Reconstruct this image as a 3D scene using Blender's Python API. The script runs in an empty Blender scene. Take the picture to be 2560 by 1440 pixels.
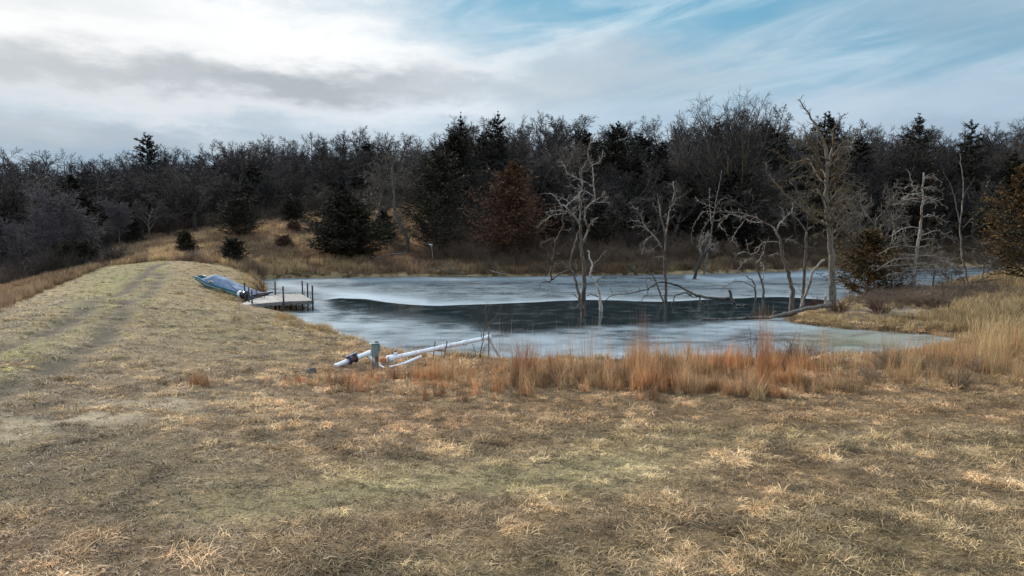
import bpy, math, random
import numpy as np
from mathutils import Vector

# ------------------------------------------------------------------ camera, world, sun
S = bpy.context.scene
F_PX = 1711.0            # focal length in pixels of the 2560 px wide photograph
CAM_H = 5.1              # metres above the ice
PITCH = math.atan(160 / F_PX)
cd = bpy.data.cameras.new('camera'); cam = bpy.data.objects.new('camera', cd)
S.collection.objects.link(cam); S.camera = cam
cd.sensor_width = 36.0; cd.lens = 36.0 * F_PX / 2560.0
cd.clip_start = 0.1; cd.clip_end = 3000
cam.location = (0, 0, CAM_H); cam.rotation_euler = (math.pi / 2 - PITCH, 0, 0)
S.view_settings.view_transform = 'Standard'; S.view_settings.look = 'None'
S.view_settings.gamma = 1.0; S.view_settings.exposure = 0.32
S.render.resolution_x = 1024; S.render.resolution_y = 576
S.cycles.max_bounces = 5; S.cycles.diffuse_bounces = 2; S.cycles.glossy_bounces = 3
S.cycles.transparent_max_bounces = 8

SUN_AZ, SUN_EL = -38.0, 24.0      # degrees; azimuth from +Y, negative is left
world = bpy.data.worlds.new('World'); S.world = world; world.use_nodes = True
sl = bpy.data.lights.new('sun', 'SUN'); so = bpy.data.objects.new('sun', sl); S.collection.objects.link(so)
sl.energy = 4.4; sl.angle = math.radians(6); sl.color = (1.0, 0.93, 0.84)
_a, _e = math.radians(SUN_AZ), math.radians(SUN_EL)
sd_ = Vector((math.sin(_a) * math.cos(_e), math.cos(_a) * math.cos(_e), math.sin(_e)))
so.rotation_euler = sd_.to_track_quat('Z', 'Y').to_euler()


class NT:
    """small node-tree helper"""
    def __init__(s, tree): s.t = tree; s.n = tree.nodes; s.l = tree.links
    def link(s, a, b): s.l.new(a, b)
    def put(s, sock, v):
        if v is None: return
        if hasattr(v, 'is_linked'): s.l.new(v, sock)
        else:
            if hasattr(sock.default_value, '__len__') and not hasattr(v, '__len__'): v = [v] * len(sock.default_value)
            if hasattr(sock.default_value, '__len__') and len(sock.default_value) == 4 and len(v) == 3: v = tuple(v) + (1,)
            sock.default_value = v
    def math(s, op, a, b=None, c=None, clamp=False):
        n = s.n.new('ShaderNodeMath'); n.operation = op; n.use_clamp = clamp
        s.put(n.inputs[0], a); s.put(n.inputs[1], b); s.put(n.inputs[2], c); return n.outputs[0]
    def mix(s, f, a, b, mode='MIX'):
        n = s.n.new('ShaderNodeMix'); n.data_type = 'RGBA'; n.blend_type = mode
        s.put(n.inputs[0], f); s.put(n.inputs[6], a); s.put(n.inputs[7], b); return n.outputs[2]
    def noise(s, vec, scale, detail=4, rough=0.55, dist=0.0):
        n = s.n.new('ShaderNodeTexNoise'); s.put(n.inputs['Vector'], vec)
        n.inputs['Scale'].default_value = scale; n.inputs['Detail'].default_value = detail
        n.inputs['Roughness'].default_value = rough; n.inputs['Distortion'].default_value = dist
        return n.outputs[0]
    def comb(s, x, y, z):
        n = s.n.new('ShaderNodeCombineXYZ'); s.put(n.inputs[0], x); s.put(n.inputs[1], y); s.put(n.inputs[2], z); return n.outputs[0]
    def sep(s, v):
        n = s.n.new('ShaderNodeSeparateXYZ'); s.l.new(v, n.inputs[0]); return n.outputs
    def ramp(s, v, a, b):
        n = s.n.new('ShaderNodeMapRange'); n.interpolation_type = 'SMOOTHSTEP'; s.put(n.inputs[0], v)
        n.inputs[1].default_value = a; n.inputs[2].default_value = b; return n.outputs[0]
    def vscale(s, v, sc):
        n = s.n.new('ShaderNodeVectorMath'); n.operation = 'MULTIPLY'; s.put(n.inputs[0], v); n.inputs[1].default_value = sc; return n.outputs[0]


def build_world():
    w = NT(world.node_tree); w.n.clear()
    out = w.n.new('ShaderNodeOutputWorld'); bg = w.n.new('ShaderNodeBackground'); w.link(bg.outputs[0], out.inputs[0])
    sky = w.n.new('ShaderNodeTexSky'); sky.sky_type = 'NISHITA'; sky.sun_disc = False
    sky.sun_elevation = math.radians(SUN_EL); sky.sun_rotation = math.radians(SUN_AZ)
    sky.air_density = 1.0; sky.dust_density = 0.6; sky.ozone_density = 2.0
    tc = w.n.new('ShaderNodeTexCoord'); d = tc.outputs['Generated']
    x, y, z = w.sep(d)
    hor = w.math('SQRT', w.math('ADD', w.math('MULTIPLY', x, x), w.math('MULTIPLY', y, y)))
    az = w.math('ARCTAN2', x, y); el = w.math('ARCTAN2', z, hor)
    # warp
    v0 = w.comb(w.math('MULTIPLY', az, 1.0), w.math('MULTIPLY', el, 2.2), 0.0)
    n1 = w.noise(v0, 3.0, 6, 0.6); n2 = w.noise(w.vscale(v0, (1, 1.3, 1)), 5.3, 6, 0.6)
    aw = w.math('ADD', az, w.math('MULTIPLY', w.math('SUBTRACT', n1, 0.5), 0.42))
    ew = w.math('ADD', el, w.math('MULTIPLY', w.math('SUBTRACT', n2, 0.5), 0.14))
    def blob(px, py, sx, sy, gain=1.0, tilt=0.0):
        a0 = math.atan((px - 1280) / F_PX); e0 = math.atan((560 - py) / F_PX * math.cos(a0))
        da = w.math('SUBTRACT', aw, a0)
        de = w.math('SUBTRACT', w.math('SUBTRACT', ew, e0), w.math('MULTIPLY', da, tilt))
        qa = w.math('DIVIDE', da, sx / F_PX); qe = w.math('DIVIDE', de, sy / F_PX)
        q = w.math('ADD', w.math('MULTIPLY', qa, qa), w.math('MULTIPLY', qe, qe))
        g = w.math('EXPONENT', w.math('MULTIPLY', q, -1.0))
        return w.math('MULTIPLY', g, gain, clamp=True)
    K = 8.5
    def c(r, g, b):
        f = lambda v: ((v / 255 + .055) / 1.055) ** 2.4 if v > 10 else v / 255 / 12.92
        return (f(r) * K, f(g) * K, f(b) * K)
    base = w.mix(0.84, sky.outputs[0], c(84, 162, 194))
    # thin streaky cirrus over the blue, running up to the right
    vs = w.comb(w.math('ADD', w.math('MULTIPLY', az, 1.3), w.math('MULTIPLY', el, 1.5)),
                w.math('SUBTRACT', w.math('MULTIPLY', el, 10.0), w.math('MULTIPLY', az, 2.2)), 3.0)
    ci = w.noise(vs, 1.9, 9, 0.62, 0.9)
    col = w.mix(w.math('ADD', .10, w.math('MULTIPLY', w.ramp(ci, 0.38, 0.70), 0.60)), base, c(206, 226, 238))
    # cloud deck away from the blue arc
    hole = w.math('ADD', blob(1560, -10, 760, 165, 1.3, .04), blob(2330, 140, 560, 80, .85, .1), clamp=True)
    deck = w.math('SUBTRACT', 1.0, hole, clamp=True)
    n3 = w.noise(w.comb(w.math('MULTIPLY', az, 1.2), w.math('MULTIPLY', el, 4.0), 1.7), 2.6, 7, 0.55, 0.3)
    dcol = w.mix(w.ramp(n3, 0.36, 0.64), c(158, 178, 196), c(200, 214, 226))
    col = w.mix(w.math('MULTIPLY', deck, 0.93), col, dcol)
    col = w.mix(blob(2480, 40, 330, 110, 0.7), col, c(146, 174, 194))
    col = w.mix(blob(2200, 270, 620, 55, 0.7), col, c(184, 203, 220))
    col = w.mix(blob(1500, 195, 260, 60, 0.85), col, c(180, 196, 208))
    col = w.mix(blob(1250, 175, 300, 30, 0.5, .25), col, c(232, 240, 245))
    # bright glow where the sun sits behind thin cloud
    col = w.mix(blob(270, 75, 640, 110, 1.5), col, c(255, 255, 255))
    col = w.mix(blob(820, 130, 420, 50, 0.9, -0.12), col, c(252, 254, 255))
    col = w.mix(blob(120, 10, 300, 40, 0.6), col, c(214, 220, 222))
    # soft grey bands low at left and centre
    col = w.mix(blob(700, 218, 520, 48, 1.1), col, c(176, 184, 191))
    col = w.mix(blob(60, 190, 360, 48, 0.85), col, c(192, 198, 202))
    col = w.mix(blob(500, 268, 520, 24, 0.7), col, c(228, 231, 236))
    col = w.mix(blob(1080, 285, 200, 34, 0.8), col, c(226, 234, 242))
    col = w.mix(blob(160, 320, 520, 26, 0.7), col, c(182, 190, 199))
    # below the horizon: ground colour
    col = w.mix(w.ramp(el, -0.02, -0.10), col, (0.9, 0.75, 0.55))
    # cloudy sky overhead, out of view, boosted to put more light on the ground
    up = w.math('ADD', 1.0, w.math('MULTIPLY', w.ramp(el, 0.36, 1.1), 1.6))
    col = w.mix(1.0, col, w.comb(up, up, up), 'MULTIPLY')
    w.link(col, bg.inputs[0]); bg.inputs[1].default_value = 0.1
build_world()

# ------------------------------------------------------------------ projection helpers
CT, ST = math.cos(PITCH), math.sin(PITCH)

def ray(px, py):
    a = (px - 1280) / F_PX; b = (720 - py) / F_PX
    return np.array([a, CT + b * ST, -ST + b * CT])

def at_plane(px, py, z=0.0):
    r = ray(px, py); t = (z - CAM_H) / r[2]; return np.array([0, 0, CAM_H]) + r * t

def at_depth(px, py, D):
    r = ray(px, py); return np.array([0, 0, CAM_H]) + r * (D / r[1])

def project(x, y, z):
    dz = z - CAM_H; dep = y * CT - dz * ST; v = y * ST + dz * CT
    dep = np.maximum(dep, 0.05)
    return 1280 + F_PX * x / dep, 720 - F_PX * v / dep

# ------------------------------------------------------------------ numpy noise
def vnoise(x, y, seed=0):
    x = np.asarray(x, float) + seed * 17.31; y = np.asarray(y, float) - seed * 9.73
    xi = np.floor(x).astype(np.int64); yi = np.floor(y).astype(np.int64); fx = x - xi; fy = y - yi
    fx = fx * fx * (3 - 2 * fx); fy = fy * fy * (3 - 2 * fy)
    def h(a, b):
        n = (a * 374761393 + b * 668265263 + seed * 974711) & 0x7fffffff
        n = ((n ^ (n >> 13)) * 1274126177) & 0x7fffffff
        return ((n ^ (n >> 16)) & 0xffff) / 65535.0
    return (h(xi, yi) * (1 - fx) + h(xi + 1, yi) * fx) * (1 - fy) + (h(xi, yi + 1) * (1 - fx) + h(xi + 1, yi + 1) * fx) * fy

def fbm(x, y, seed=0, oct=4):
    s = 0; a = 0.5; t = 0
    for i in range(oct):
        s = s + a * vnoise(np.asarray(x) * 2 ** i, np.asarray(y) * 2 ** i, seed + i); t += a; a *= 0.5
    return s / t

def sstep(v, a, b):
    t = np.clip((v - a) / (b - a), 0, 1); return t * t * (3 - 2 * t)

# ------------------------------------------------------------------ pond outline and terrain
POND_PX = [(1240, 905), (1450, 910), (1700, 912), (1940, 908), (2200, 897), (2330, 880), (2440, 858), (2400, 846), (2300, 834), (2200, 829),
           (2130, 824), (2050, 815), (1990, 808), (1965, 800), (2005, 786), (2085, 770), (2110, 752), (2190, 744), (2262, 741),
           (2330, 728), (2400, 722), (2470, 708), (2540, 700), (2700, 690), (2700, 672), (2560, 668), (2400, 666), (2200, 668),
           (2080, 672), (1900, 680), (1750, 684), (1560, 687), (1300, 690), (1100, 690), (940, 692), (850, 694), (760, 695),
           (690, 697), (643, 700), (650, 712), (668, 726), (662, 742), (640, 758), (625, 768), (676, 779), (706, 784), (725, 792), (752, 811),
           (800, 825), (860, 845), (930, 868), (965, 882), (1020, 894), (1100, 900)]
PW = np.array([at_plane(a, b)[:2] for a, b in POND_PX])

def pond_sd(x, y):
    """signed distance to the pond outline, negative on the ice"""
    x = np.asarray(x, float); y = np.asarray(y, float)
    d = np.full(x.shape, 1e9); inside = np.zeros(x.shape, bool)
    n = len(PW)
    for i in range(n):
        ax, ay = PW[i]; bx, by = PW[(i + 1) % n]
        ex, ey = bx - ax, by - ay
        t = np.clip(((x - ax) * ex + (y - ay) * ey) / (ex * ex + ey * ey), 0, 1)
        d = np.minimum(d, (x - ax - t * ex) ** 2 + (y - ay - t * ey) ** 2)
        cnd = (ay > y) != (by > y)
        with np.errstate(divide='ignore', invalid='ignore'):
            xi = ax + (y - ay) * ex / (ey if abs(ey) > 1e-9 else 1e-9)
        inside ^= cnd & (x < xi)
    d = np.sqrt(d)
    d = np.where(inside, -d, d)
    return d + 0.30 * (vnoise(x * 0.9, y * 0.9, 5) - 0.5) + 0.25 * (vnoise(x * 2.7, y * 2.7, 6) - 0.5)

ctrl = []
def cp(px, py, z): p = at_plane(px, py, z); ctrl.append((p[0], p[1], z))
def cw(x, y, z): ctrl.append((x, y, z))
cp(400, 655, 1.75); cp(560, 653, 1.7); cp(300, 750, 1.8); cp(100, 900, 1.8); cp(0, 1050, 1.75); cp(240, 676, 1.65); cp(0, 775, 1.7)
cp(1280, 1440, 1.55); cp(2500, 1400, 1.5); cp(200, 1400, 1.7); cw(0, 0, 1.6); cw(-20, 0, 1.4); cw(20, 0, 1.6); cw(0, -40, 1.0); cw(60, -30, 1.5); cw(-60, -30, -2)
cp(1280, 945, .75); cp(1900, 960, .8); cp(800, 960, .85); cp(2400, 960, .9); cp(1280, 1150, 1.2); cp(2300, 1150, 1.25); cp(600, 1100, 1.5)
cp(600, 850, 1.0); cp(480, 760, 1.2); cp(560, 700, 1.15); cp(618, 664, 1.6); cp(600, 685, 1.25); cp(2520, 830, .7); cp(2300, 790, .45); cp(2200, 775, .4); cw(34, 33, .8)
cw(30, 43, .7); cw(40, 52, 1.2)
cw(-42, 40, -2.2); cw(-48, 55, -2.2); cw(-42, 66, .2); cw(-55, 75, .8); cw(-80, 60, -1); cw(-60, 95, 2.6); cw(-90, 90, 2.6)
cw(-38, 75, 2.6); cw(-34, 66, 1.7); cw(-24, 66, 1.55); cw(-35, 85, 3.9); cw(-24, 80, 4.3); cw(-28, 95, 6.0); cw(-14, 85, 4.2); cw(-14, 74, 1.8)
cw(-14, 98, 8.2); cw(0, 85, 4.4); cw(0, 98, 8); cw(20, 90, 4.5); cw(45, 95, 4.5); cw(75, 100, 5); cw(0, 76, 1.8); cw(30, 84, 2); cw(60, 92, 2.2)
for X in (-130, -90, -50, 0, 50, 90, 130): cw(X, 140, 8 if X < 0 else 11); cw(X, 190, 12); cw(X * 3, 420, 10); cw(X * 3, 700, 8)
cw(200, 30, 3); cw(-200, 30, -2); cw(110, 40, 2.5); cw(300, -300, 2); cw(-300, -300, -2); cw(0, -300, 0)
CT_ = np.array(ctrl)
def _tps(r2): return np.where(r2 > 1e-9, r2 * np.log(np.maximum(r2, 1e-9)), 0)
_n = len(CT_); _A = np.zeros((_n + 3, _n + 3))
_sc = 0.01
_P = CT_[:, :2] * _sc
_A[:_n, :_n] = _tps(((_P[:, None] - _P[None]) ** 2).sum(-1)) + np.eye(_n) * 2e-5
_A[:_n, _n] = 1; _A[:_n, _n + 1:] = _P; _A[_n, :_n] = 1; _A[_n + 1:, :_n] = _P.T
_W = np.linalg.solve(_A, np.concatenate([CT_[:, 2], np.zeros(3)]))

def height(x, y):
    x = np.asarray(x, float); y = np.asarray(y, float)
    X = np.clip(x, -420, 420) * _sc; Y = np.clip(y, -320, 720) * _sc
    L = _W[_n] + _W[_n + 1] * X + _W[_n + 2] * Y
    for i in range(_n):
        L = L + _W[i] * _tps((X - _P[i, 0]) ** 2 + (Y - _P[i, 1]) ** 2)
    sd = pond_sd(x, y)
    near = (y > -20) & (y < 110) & (np.abs(x) < 90)
    L = np.where(sd < 14, np.maximum(L, 0.35), L)
    L = L + 0.10 * (fbm(x * .25, y * .25, 3) - .5) + 0.07 * (fbm(x * 1.3, y * 1.3, 8, 3) - .5) * near
    L = L - 0.11 * rut_mask(x, y, L)
    land = 0.10 * (1 - np.exp(-np.maximum(sd, 0) / .12)) + L * (1 - np.exp(-np.maximum(sd, 0) / 2.3))
    return np.where(sd > 0, land, -0.5 * (1 - np.exp(np.minimum(sd, 0) / .7)))

def seg_dist(px, py, line):
    d = np.full(np.shape(px), 1e9)
    for (ax, ay), (bx, by) in zip(line[:-1], line[1:]):
        ex, ey = bx - ax, by - ay
        t = np.clip(((px - ax) * ex + (py - ay) * ey) / (ex * ex + ey * ey), 0, 1)
        d = np.minimum(d, np.hypot(px - ax - t * ex, py - ay - t * ey))
    return d

def _rl(l): return [tuple(at_plane(a, b, 1.78)[:2]) for a, b in l]
RUT1 = _rl([(415, 660), (345, 684), (262, 730), (195, 790), (60, 858), (-60, 905)])
RUT2 = _rl([(400, 676), (335, 738), (288, 792), (250, 838), (150, 915), (0, 985), (-100, 1030)])
RUT0 = _rl([(330, 690), (190, 752), (60, 812), (-40, 850)])
def rut_mask(x, y, z=None):
    wob = 0.3 * (fbm(x * .35, y * .35, 41, 2) - .5); brk = 0.45 + 0.55 * sstep(fbm(x * 1.5, y * 1.5, 42, 4), .42, .55)
    a = np.exp(-(seg_dist(x + wob, y, RUT1) / .40) ** 2); b = np.exp(-(seg_dist(x + wob, y, RUT2) / .42) ** 2)
    c = .5 * np.exp(-(seg_dist(x + wob, y, RUT0) / .3) ** 2)
    return np.clip((a + b) * brk + c * brk, 0, 1)

def ground_at(px, py):
    """march the pixel's ray to the terrain"""
    r = ray(px, py); r = r / r[1]; o = np.array([0, 0, CAM_H])
    D = np.concatenate([np.arange(4, 60, .1), np.arange(60, 200, .3)])
    P = o + D[:, None] * r; h = np.maximum(height(P[:, 0], P[:, 1]), 0.0)
    i = np.argmax(P[:, 2] < h)
    return P[i] if P[i, 2] < h[i] else None

def hz(x, y): return float(np.maximum(height(np.array([x]), np.array([y])), 0)[0])
def stand(px, D):
    """point on the ground at depth D below image column px"""
    x = (px - 1280) / F_PX * D
    for _ in range(3):
        z = hz(x, D); x = (px - 1280) / F_PX * (D * CT - (z - CAM_H) * ST)
    return np.array([x, D, z])

# ------------------------------------------------------------------ mesh helpers
def link(o, parent=None):
    S.collection.objects.link(o)
    if parent is not None: o.parent = parent
    return o

def make_mesh(name, V, quads=None, tris=None, mats=(), smooth=True, attrs=None):
    V = np.asarray(V, np.float32); me = bpy.data.meshes.new(name)
    nq = 0 if quads is None else len(quads); nt = 0 if tris is None else len(tris)
    me.vertices.add(len(V)); me.vertices.foreach_set('co', V.ravel())
    loops = []
    if nq: loops.append(np.asarray(quads, np.int32).ravel())
    if nt: loops.append(np.asarray(tris, np.int32).ravel())
    L = np.concatenate(loops); me.loops.add(len(L)); me.loops.foreach_set('vertex_index', L)
    me.polygons.add(nq + nt)
    st = np.concatenate([np.arange(nq) * 4, nq * 4 + np.arange(nt) * 3]).astype(np.int32)
    me.polygons.foreach_set('loop_start', st)
    me.polygons.foreach_set('loop_total', np.concatenate([np.full(nq, 4), np.full(nt, 3)]).astype(np.int32))
    me.polygons.foreach_set('use_smooth', np.full(nq + nt, smooth))
    if attrs:
        for k, (ty, val) in attrs.items():
            a = me.attributes.new(k, ty, 'POINT')
            if ty == 'FLOAT_COLOR':
                c4 = np.ones((len(V), 4), np.float32); c4[:, :3] = val; a.data.foreach_set('color', c4.ravel())
            else: a.data.foreach_set('value', np.asarray(val, np.float32).ravel())
    me.update(calc_edges=True); me.validate()
    for m in mats: me.materials.append(m)
    return me

class MB:
    """collects geometry for one mesh"""
    def __init__(s): s.V = []; s.Q = []; s.T = []; s.n = 0; s.A = []
    def add(s, V, Q=None, T=None, a=None):
        V = np.asarray(V, float).reshape(-1, 3)
        s.V.append(V)
        if Q is not None and len(Q): s.Q.append(np.asarray(Q) + s.n)
        if T is not None and len(T): s.T.append(np.asarray(T) + s.n)
        s.A.append(np.zeros(len(V)) if a is None else np.broadcast_to(a, (len(V),)))
        s.n += len(V); return s
    def tubes(s, P, R, k=5, cap=False, a=None):
        """P (N,M,3) polylines, R (N,M) radii"""
        P = np.asarray(P, float); R = np.asarray(R, float)
        if P.ndim == 2: P = P[None]; R = R[None]
        N, M, _ = P.shape
        T = np.gradient(P, axis=1); T /= np.linalg.norm(T, axis=2, keepdims=True) + 1e-9
        mean = P[:, -1] - P[:, 0]; ax = np.argmin(np.abs(mean), axis=1)
        ref = np.eye(3)[ax][:, None, :]
        U = np.cross(T, ref); U /= np.linalg.norm(U, axis=2, keepdims=True) + 1e-9
        W = np.cross(T, U)
        th = np.arange(k) / k * 2 * np.pi
        ring = (U[:, :, None] * np.cos(th)[None, None, :, None] + W[:, :, None] * np.sin(th)[None, None, :, None]) * R[:, :, None, None] + P[:, :, None]
        idx = np.arange(N * M * k).reshape(N, M, k)
        A = idx[:, :-1]; B = idx[:, 1:]
        Q = np.stack([A, np.roll(A, -1, 2), np.roll(B, -1, 2), B], -1).reshape(-1, 4)
        V = ring.reshape(-1, 3); Tt = []
        av = np.zeros(len(V)) if a is None else np.repeat(np.broadcast_to(a, (N,)), M * k)
        if cap:
            for i in range(N):
                for e, fl in ((0, 1), (M - 1, 0)):
                    c = len(V); V = np.vstack([V, P[i, e][None]]); av = np.append(av, 0)
                    r = idx[i, e]; r2 = np.roll(r, -1)
                    Tt += [(c, b, a_) if fl else (c, a_, b) for a_, b in zip(r, r2)]
        return s.add(V, Q, np.array(Tt) if Tt else None, av)
    def box(s, c, size, ax=(1, 0, 0), ay=(0, 1, 0), bev=0.0):
        ax = np.array(ax, float); ax /= np.linalg.norm(ax); ay = np.array(ay, float); ay -= ax * ay.dot(ax); ay /= np.linalg.norm(ay); az = np.cross(ax, ay)
        h = np.array(size) / 2.0; b = min(bev, h.min() * .45) if bev else 0
        if not b:
            V = [np.array(c) + sx * h[0] * ax + sy * h[1] * ay + sz * h[2] * az for sx in (-1, 1) for sy in (-1, 1) for sz in (-1, 1)]
            return s.add(V, [(0, 1, 3, 2), (4, 6, 7, 5), (0, 4, 5, 1), (2, 3, 7, 6), (0, 2, 6, 4), (1, 5, 7, 3)])
        # chamfered box: three rings along z
        V = []; 
        def ringv(hx, hy, z):
            return [np.array(c) + x * ax + y * ay + z * az for x, y in ((-hx + b, -hy), (hx - b, -hy), (hx, -hy + b), (hx, hy - b), (hx - b, hy), (-hx + b, hy), (-hx, hy - b), (-hx, -hy + b))]
        V += ringv(h[0] - b, h[1] - b, -h[2]); V += ringv(h[0], h[1], -h[2] + b); V += ringv(h[0], h[1], h[2] - b); V += ringv(h[0] - b, h[1] - b, h[2])
        V += [np.array(c) - h[2] * az, np.array(c) + h[2] * az]
        Q = [(r * 8 + i, r * 8 + (i + 1) % 8, r * 8 + 8 + (i + 1) % 8, r * 8 + 8 + i) for r in range(3) for i in range(8)]
        T = [(32, (i + 1) % 8, i) for i in range(8)] + [(33, 24 + i, 24 + (i + 1) % 8) for i in range(8)]
        return s.add(V, Q, T)
    def bar(s, a, b, w, h, up=(0, 0, 1), bev=0.0):
        a = np.array(a, float); b = np.array(b, float); d = b - a; L = np.linalg.norm(d)
        u = np.array(up, float)
        if abs(d.dot(u)) > .98 * L: u = np.array([0, 1.0, 0])
        side = np.cross(u, d); return s.box((a + b) / 2, (L, w, h), d, side, bev)
    def mesh(s, name, mats, smooth=True):
        V = np.vstack(s.V); Q = np.vstack(s.Q) if s.Q else None; T = np.vstack(s.T) if s.T else None
        return make_mesh(name, V, Q, T, mats, smooth, {'v': ('FLOAT', np.concatenate(s.A))})
    def obj(s, name, mats, parent=None, smooth=True, origin=None):
        if origin is not None: s.V = [v - np.array(origin) for v in s.V]
        o = bpy.data.objects.new(name, s.mesh(name, mats if isinstance(mats, (list, tuple)) else [mats], smooth))
        return link(o, parent)

def tag(o, label=None, cat=None, group=None, kind=None):
    if label: o['label'] = label
    if cat: o['category'] = cat
    if group: o['group'] = group
    if kind: o['kind'] = kind
    return o

def thing(name, loc, label, cat, group=None):
    o = bpy.data.objects.new(name, None); o.empty_display_size = .2; link(o); o.location = loc
    return tag(o, label, cat, group)

# ------------------------------------------------------------------ materials
def mat(name, build, rough=0.85, spec=0.25):
    m = bpy.data.materials.new(name); m.use_nodes = True; nt = NT(m.node_tree)
    b = m.node_tree.nodes['Principled BSDF']; b.inputs['Roughness'].default_value = rough
    b.inputs['Specular IOR Level'].default_value = spec
    build(nt, b); return m

def pos(nt): return nt.n.new('ShaderNodeNewGeometry').outputs['Position']
def objco(nt): return nt.n.new('ShaderNodeTexCoord').outputs['Object']
def rnd(nt): return nt.n.new('ShaderNodeObjectInfo').outputs['Random']
def attr(nt, name, ty='GEOMETRY'):
    n = nt.n.new('ShaderNodeAttribute'); n.attribute_name = name; n.attribute_type = ty; return n
def bump(nt, b, h, strength, dist=0.02):
    n = nt.n.new('ShaderNodeBump'); n.inputs['Strength'].default_value = strength; n.inputs['Distance'].default_value = dist
    nt.link(h, n.inputs['Height']); nt.link(n.outputs[0], b.inputs['Normal'])

def wood(name, c1, c2, c3=None, streak=(9, 9, 1.2), rough=.85, vary=.35, bs=.6, moss=None):
    def f(nt, b):
        p = objco(nt); n = nt.noise(nt.vscale(p, streak), 2.0, 6, .65, .5)
        col = nt.mix(nt.ramp(n, .36, .62), c1, c2)
        if c3: col = nt.mix(nt.ramp(nt.noise(p, 1.7, 4, .6), .52, .64), col, c3)
        if moss: col = nt.mix(nt.math('MULTIPLY', nt.ramp(nt.noise(p, 2.6, 5, .6), .5, .6), .8), col, moss)
        r = nt.math('ADD', 1 - vary / 2, nt.math('MULTIPLY', rnd(nt), vary))
        col = nt.mix(1.0, col, nt.comb(r, r, r), 'MULTIPLY')
        nt.link(col, b.inputs['Base Color']); bump(nt, b, n, bs, .03)
    return mat(name, f, rough)

M = {}
M['bark_dark'] = wood('bark_dark', (.024, .021, .019), (.085, .075, .068))
M['twig_dark'] = wood('twig_dark', (.024, .019, .018), (.060, .049, .047), vary=.9)
M['twig_purple'] = wood('twig_purple', (.080, .065, .072), (.140, .116, .126), vary=.3)
M['bark_grey'] = wood('bark_grey', (.075, .065, .055), (.19, .17, .15))
M['twig_grey'] = wood('twig_grey', (.065, .052, .040), (.13, .108, .088))
M['twig_lichen'] = wood('twig_lichen', (.045, .037, .028), (.10, .085, .055), moss=(.12, .09, .03))
M['bark_pale'] = wood('bark_pale', (.09, .08, .07), (.24, .215, .19))
M['dead_pale'] = wood('dead_pale', (.13, .10, .08), (.36, .32, .28), c3=(.12, .07, .045))
M['dead_white'] = wood('dead_white', (.28, .24, .21), (.62, .58, .54))
M['dead_brown'] = wood('dead_brown', (.05, .038, .03), (.19, .155, .13), c3=(.085, .052, .036))
M['dead_lichen'] = wood('dead_lichen', (.05, .041, .031), (.175, .15, .115), moss=(.17, .095, .03))
M['bark_tall'] = wood('bark_tall', (.07, .058, .045), (.25, .22, .18), streak=(14, 14, 1.6), bs=1.0)
M['log'] = wood('log', (.035, .03, .026), (.15, .13, .115), streak=(3, 3, 3), bs=1.0)

def foliage(name, c1, c2, c3, scale=1.2, thr=(.45, .62)):
    def f(nt, b):
        p = objco(nt); col = nt.mix(attr(nt, 'v').outputs['Fac'], c1, c2)
        col = nt.mix(nt.ramp(nt.noise(p, scale, 4, .6), *thr), col, c3)
        r = nt.math('ADD', .8, nt.math('MULTIPLY', rnd(nt), .4))
        nt.link(nt.mix(1.0, col, nt.comb(r, r, r), 'MULTIPLY'), b.inputs['Base Color'])
    return mat(name, f, .8, .2)
M['cedar_green'] = foliage('cedar_green', (.010, .013, .009), (.030, .031, .019), (.042, .031, .019))
M['cedar_brown'] = foliage('cedar_brown', (.020, .017, .011), (.058, .044, .026), (.024, .025, .015))
M['cedar_rust'] = foliage('cedar_rust', (.095, .047, .027), (.205, .098, .052), (.06, .042, .027), thr=(.55, .72))
M['cedar_orange'] = foliage('cedar_orange', (.04, .028, .012), (.17, .088, .024), (.026, .025, .014), scale=.9, thr=(.46, .6))
M['shrub_red'] = foliage('shrub_red', (.07, .035, .028), (.14, .07, .055), (.09, .05, .04))

def plain(name, c1, c2, scale=6, rough=.6, spec=.3, metal=0, bs=.2, grime=None):
    def f(nt, b):
        p = objco(nt); n = nt.noise(p, scale, 5, .6); col = nt.mix(nt.ramp(n, .35, .65), c1, c2)
        if grime: col = nt.mix(nt.ramp(nt.noise(p, scale * .6, 6, .7), .55, .68), col, grime)
        nt.link(col, b.inputs['Base Color']); b.inputs['Metallic'].default_value = metal; bump(nt, b, n, bs, .01)
    return mat(name, f, rough, spec)
M['plank'] = wood('plank', (.16, .14, .125), (.36, .325, .30), streak=(2, 8, 8), vary=.25, bs=.4)
M['beam'] = wood('beam', (.10, .09, .08), (.24, .23, .22), streak=(2, 2, 9))
M['post_dark'] = wood('post_dark', (.035, .035, .04), (.085, .08, .085))
M['pvc'] = plain('pvc', (.72, .74, .80), (.86, .87, .90), 4, .4, .4, grime=(.46, .44, .44))
M['box_paint'] = plain('box_paint', (.14, .225, .235), (.19, .285, .295), 5, .45, .4, grime=(.14, .21, .20))
M['rust'] = plain('rust', (.09, .04, .025), (.20, .09, .045), 14, .85)
M['blue_iron'] = plain('blue_iron', (.03, .035, .09), (.07, .08, .19), 12, .5)
M['steel'] = plain('steel', (.10, .12, .16), (.19, .22, .27), 8, .5, .5, .3)
M['hull'] = plain('hull', (.10, .19, .18), (.15, .25, .235), 3, .4, .4, grime=(.22, .26, .22))
M['hull_dark'] = plain('hull_dark', (.06, .12, .11), (.10, .17, .15), 3, .5)
M['trim_blue'] = plain('trim_blue', (.03, .15, .28), (.05, .21, .34), 6, .4)
M['trim_pale'] = plain('trim_pale', (.45, .58, .52), (.6, .68, .6), 6, .5)
M['tarp'] = plain('tarp', (.13, .175, .25), (.20, .24, .32), 2.2, .8, .12, bs=.8, grime=(.24, .27, .33))
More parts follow.
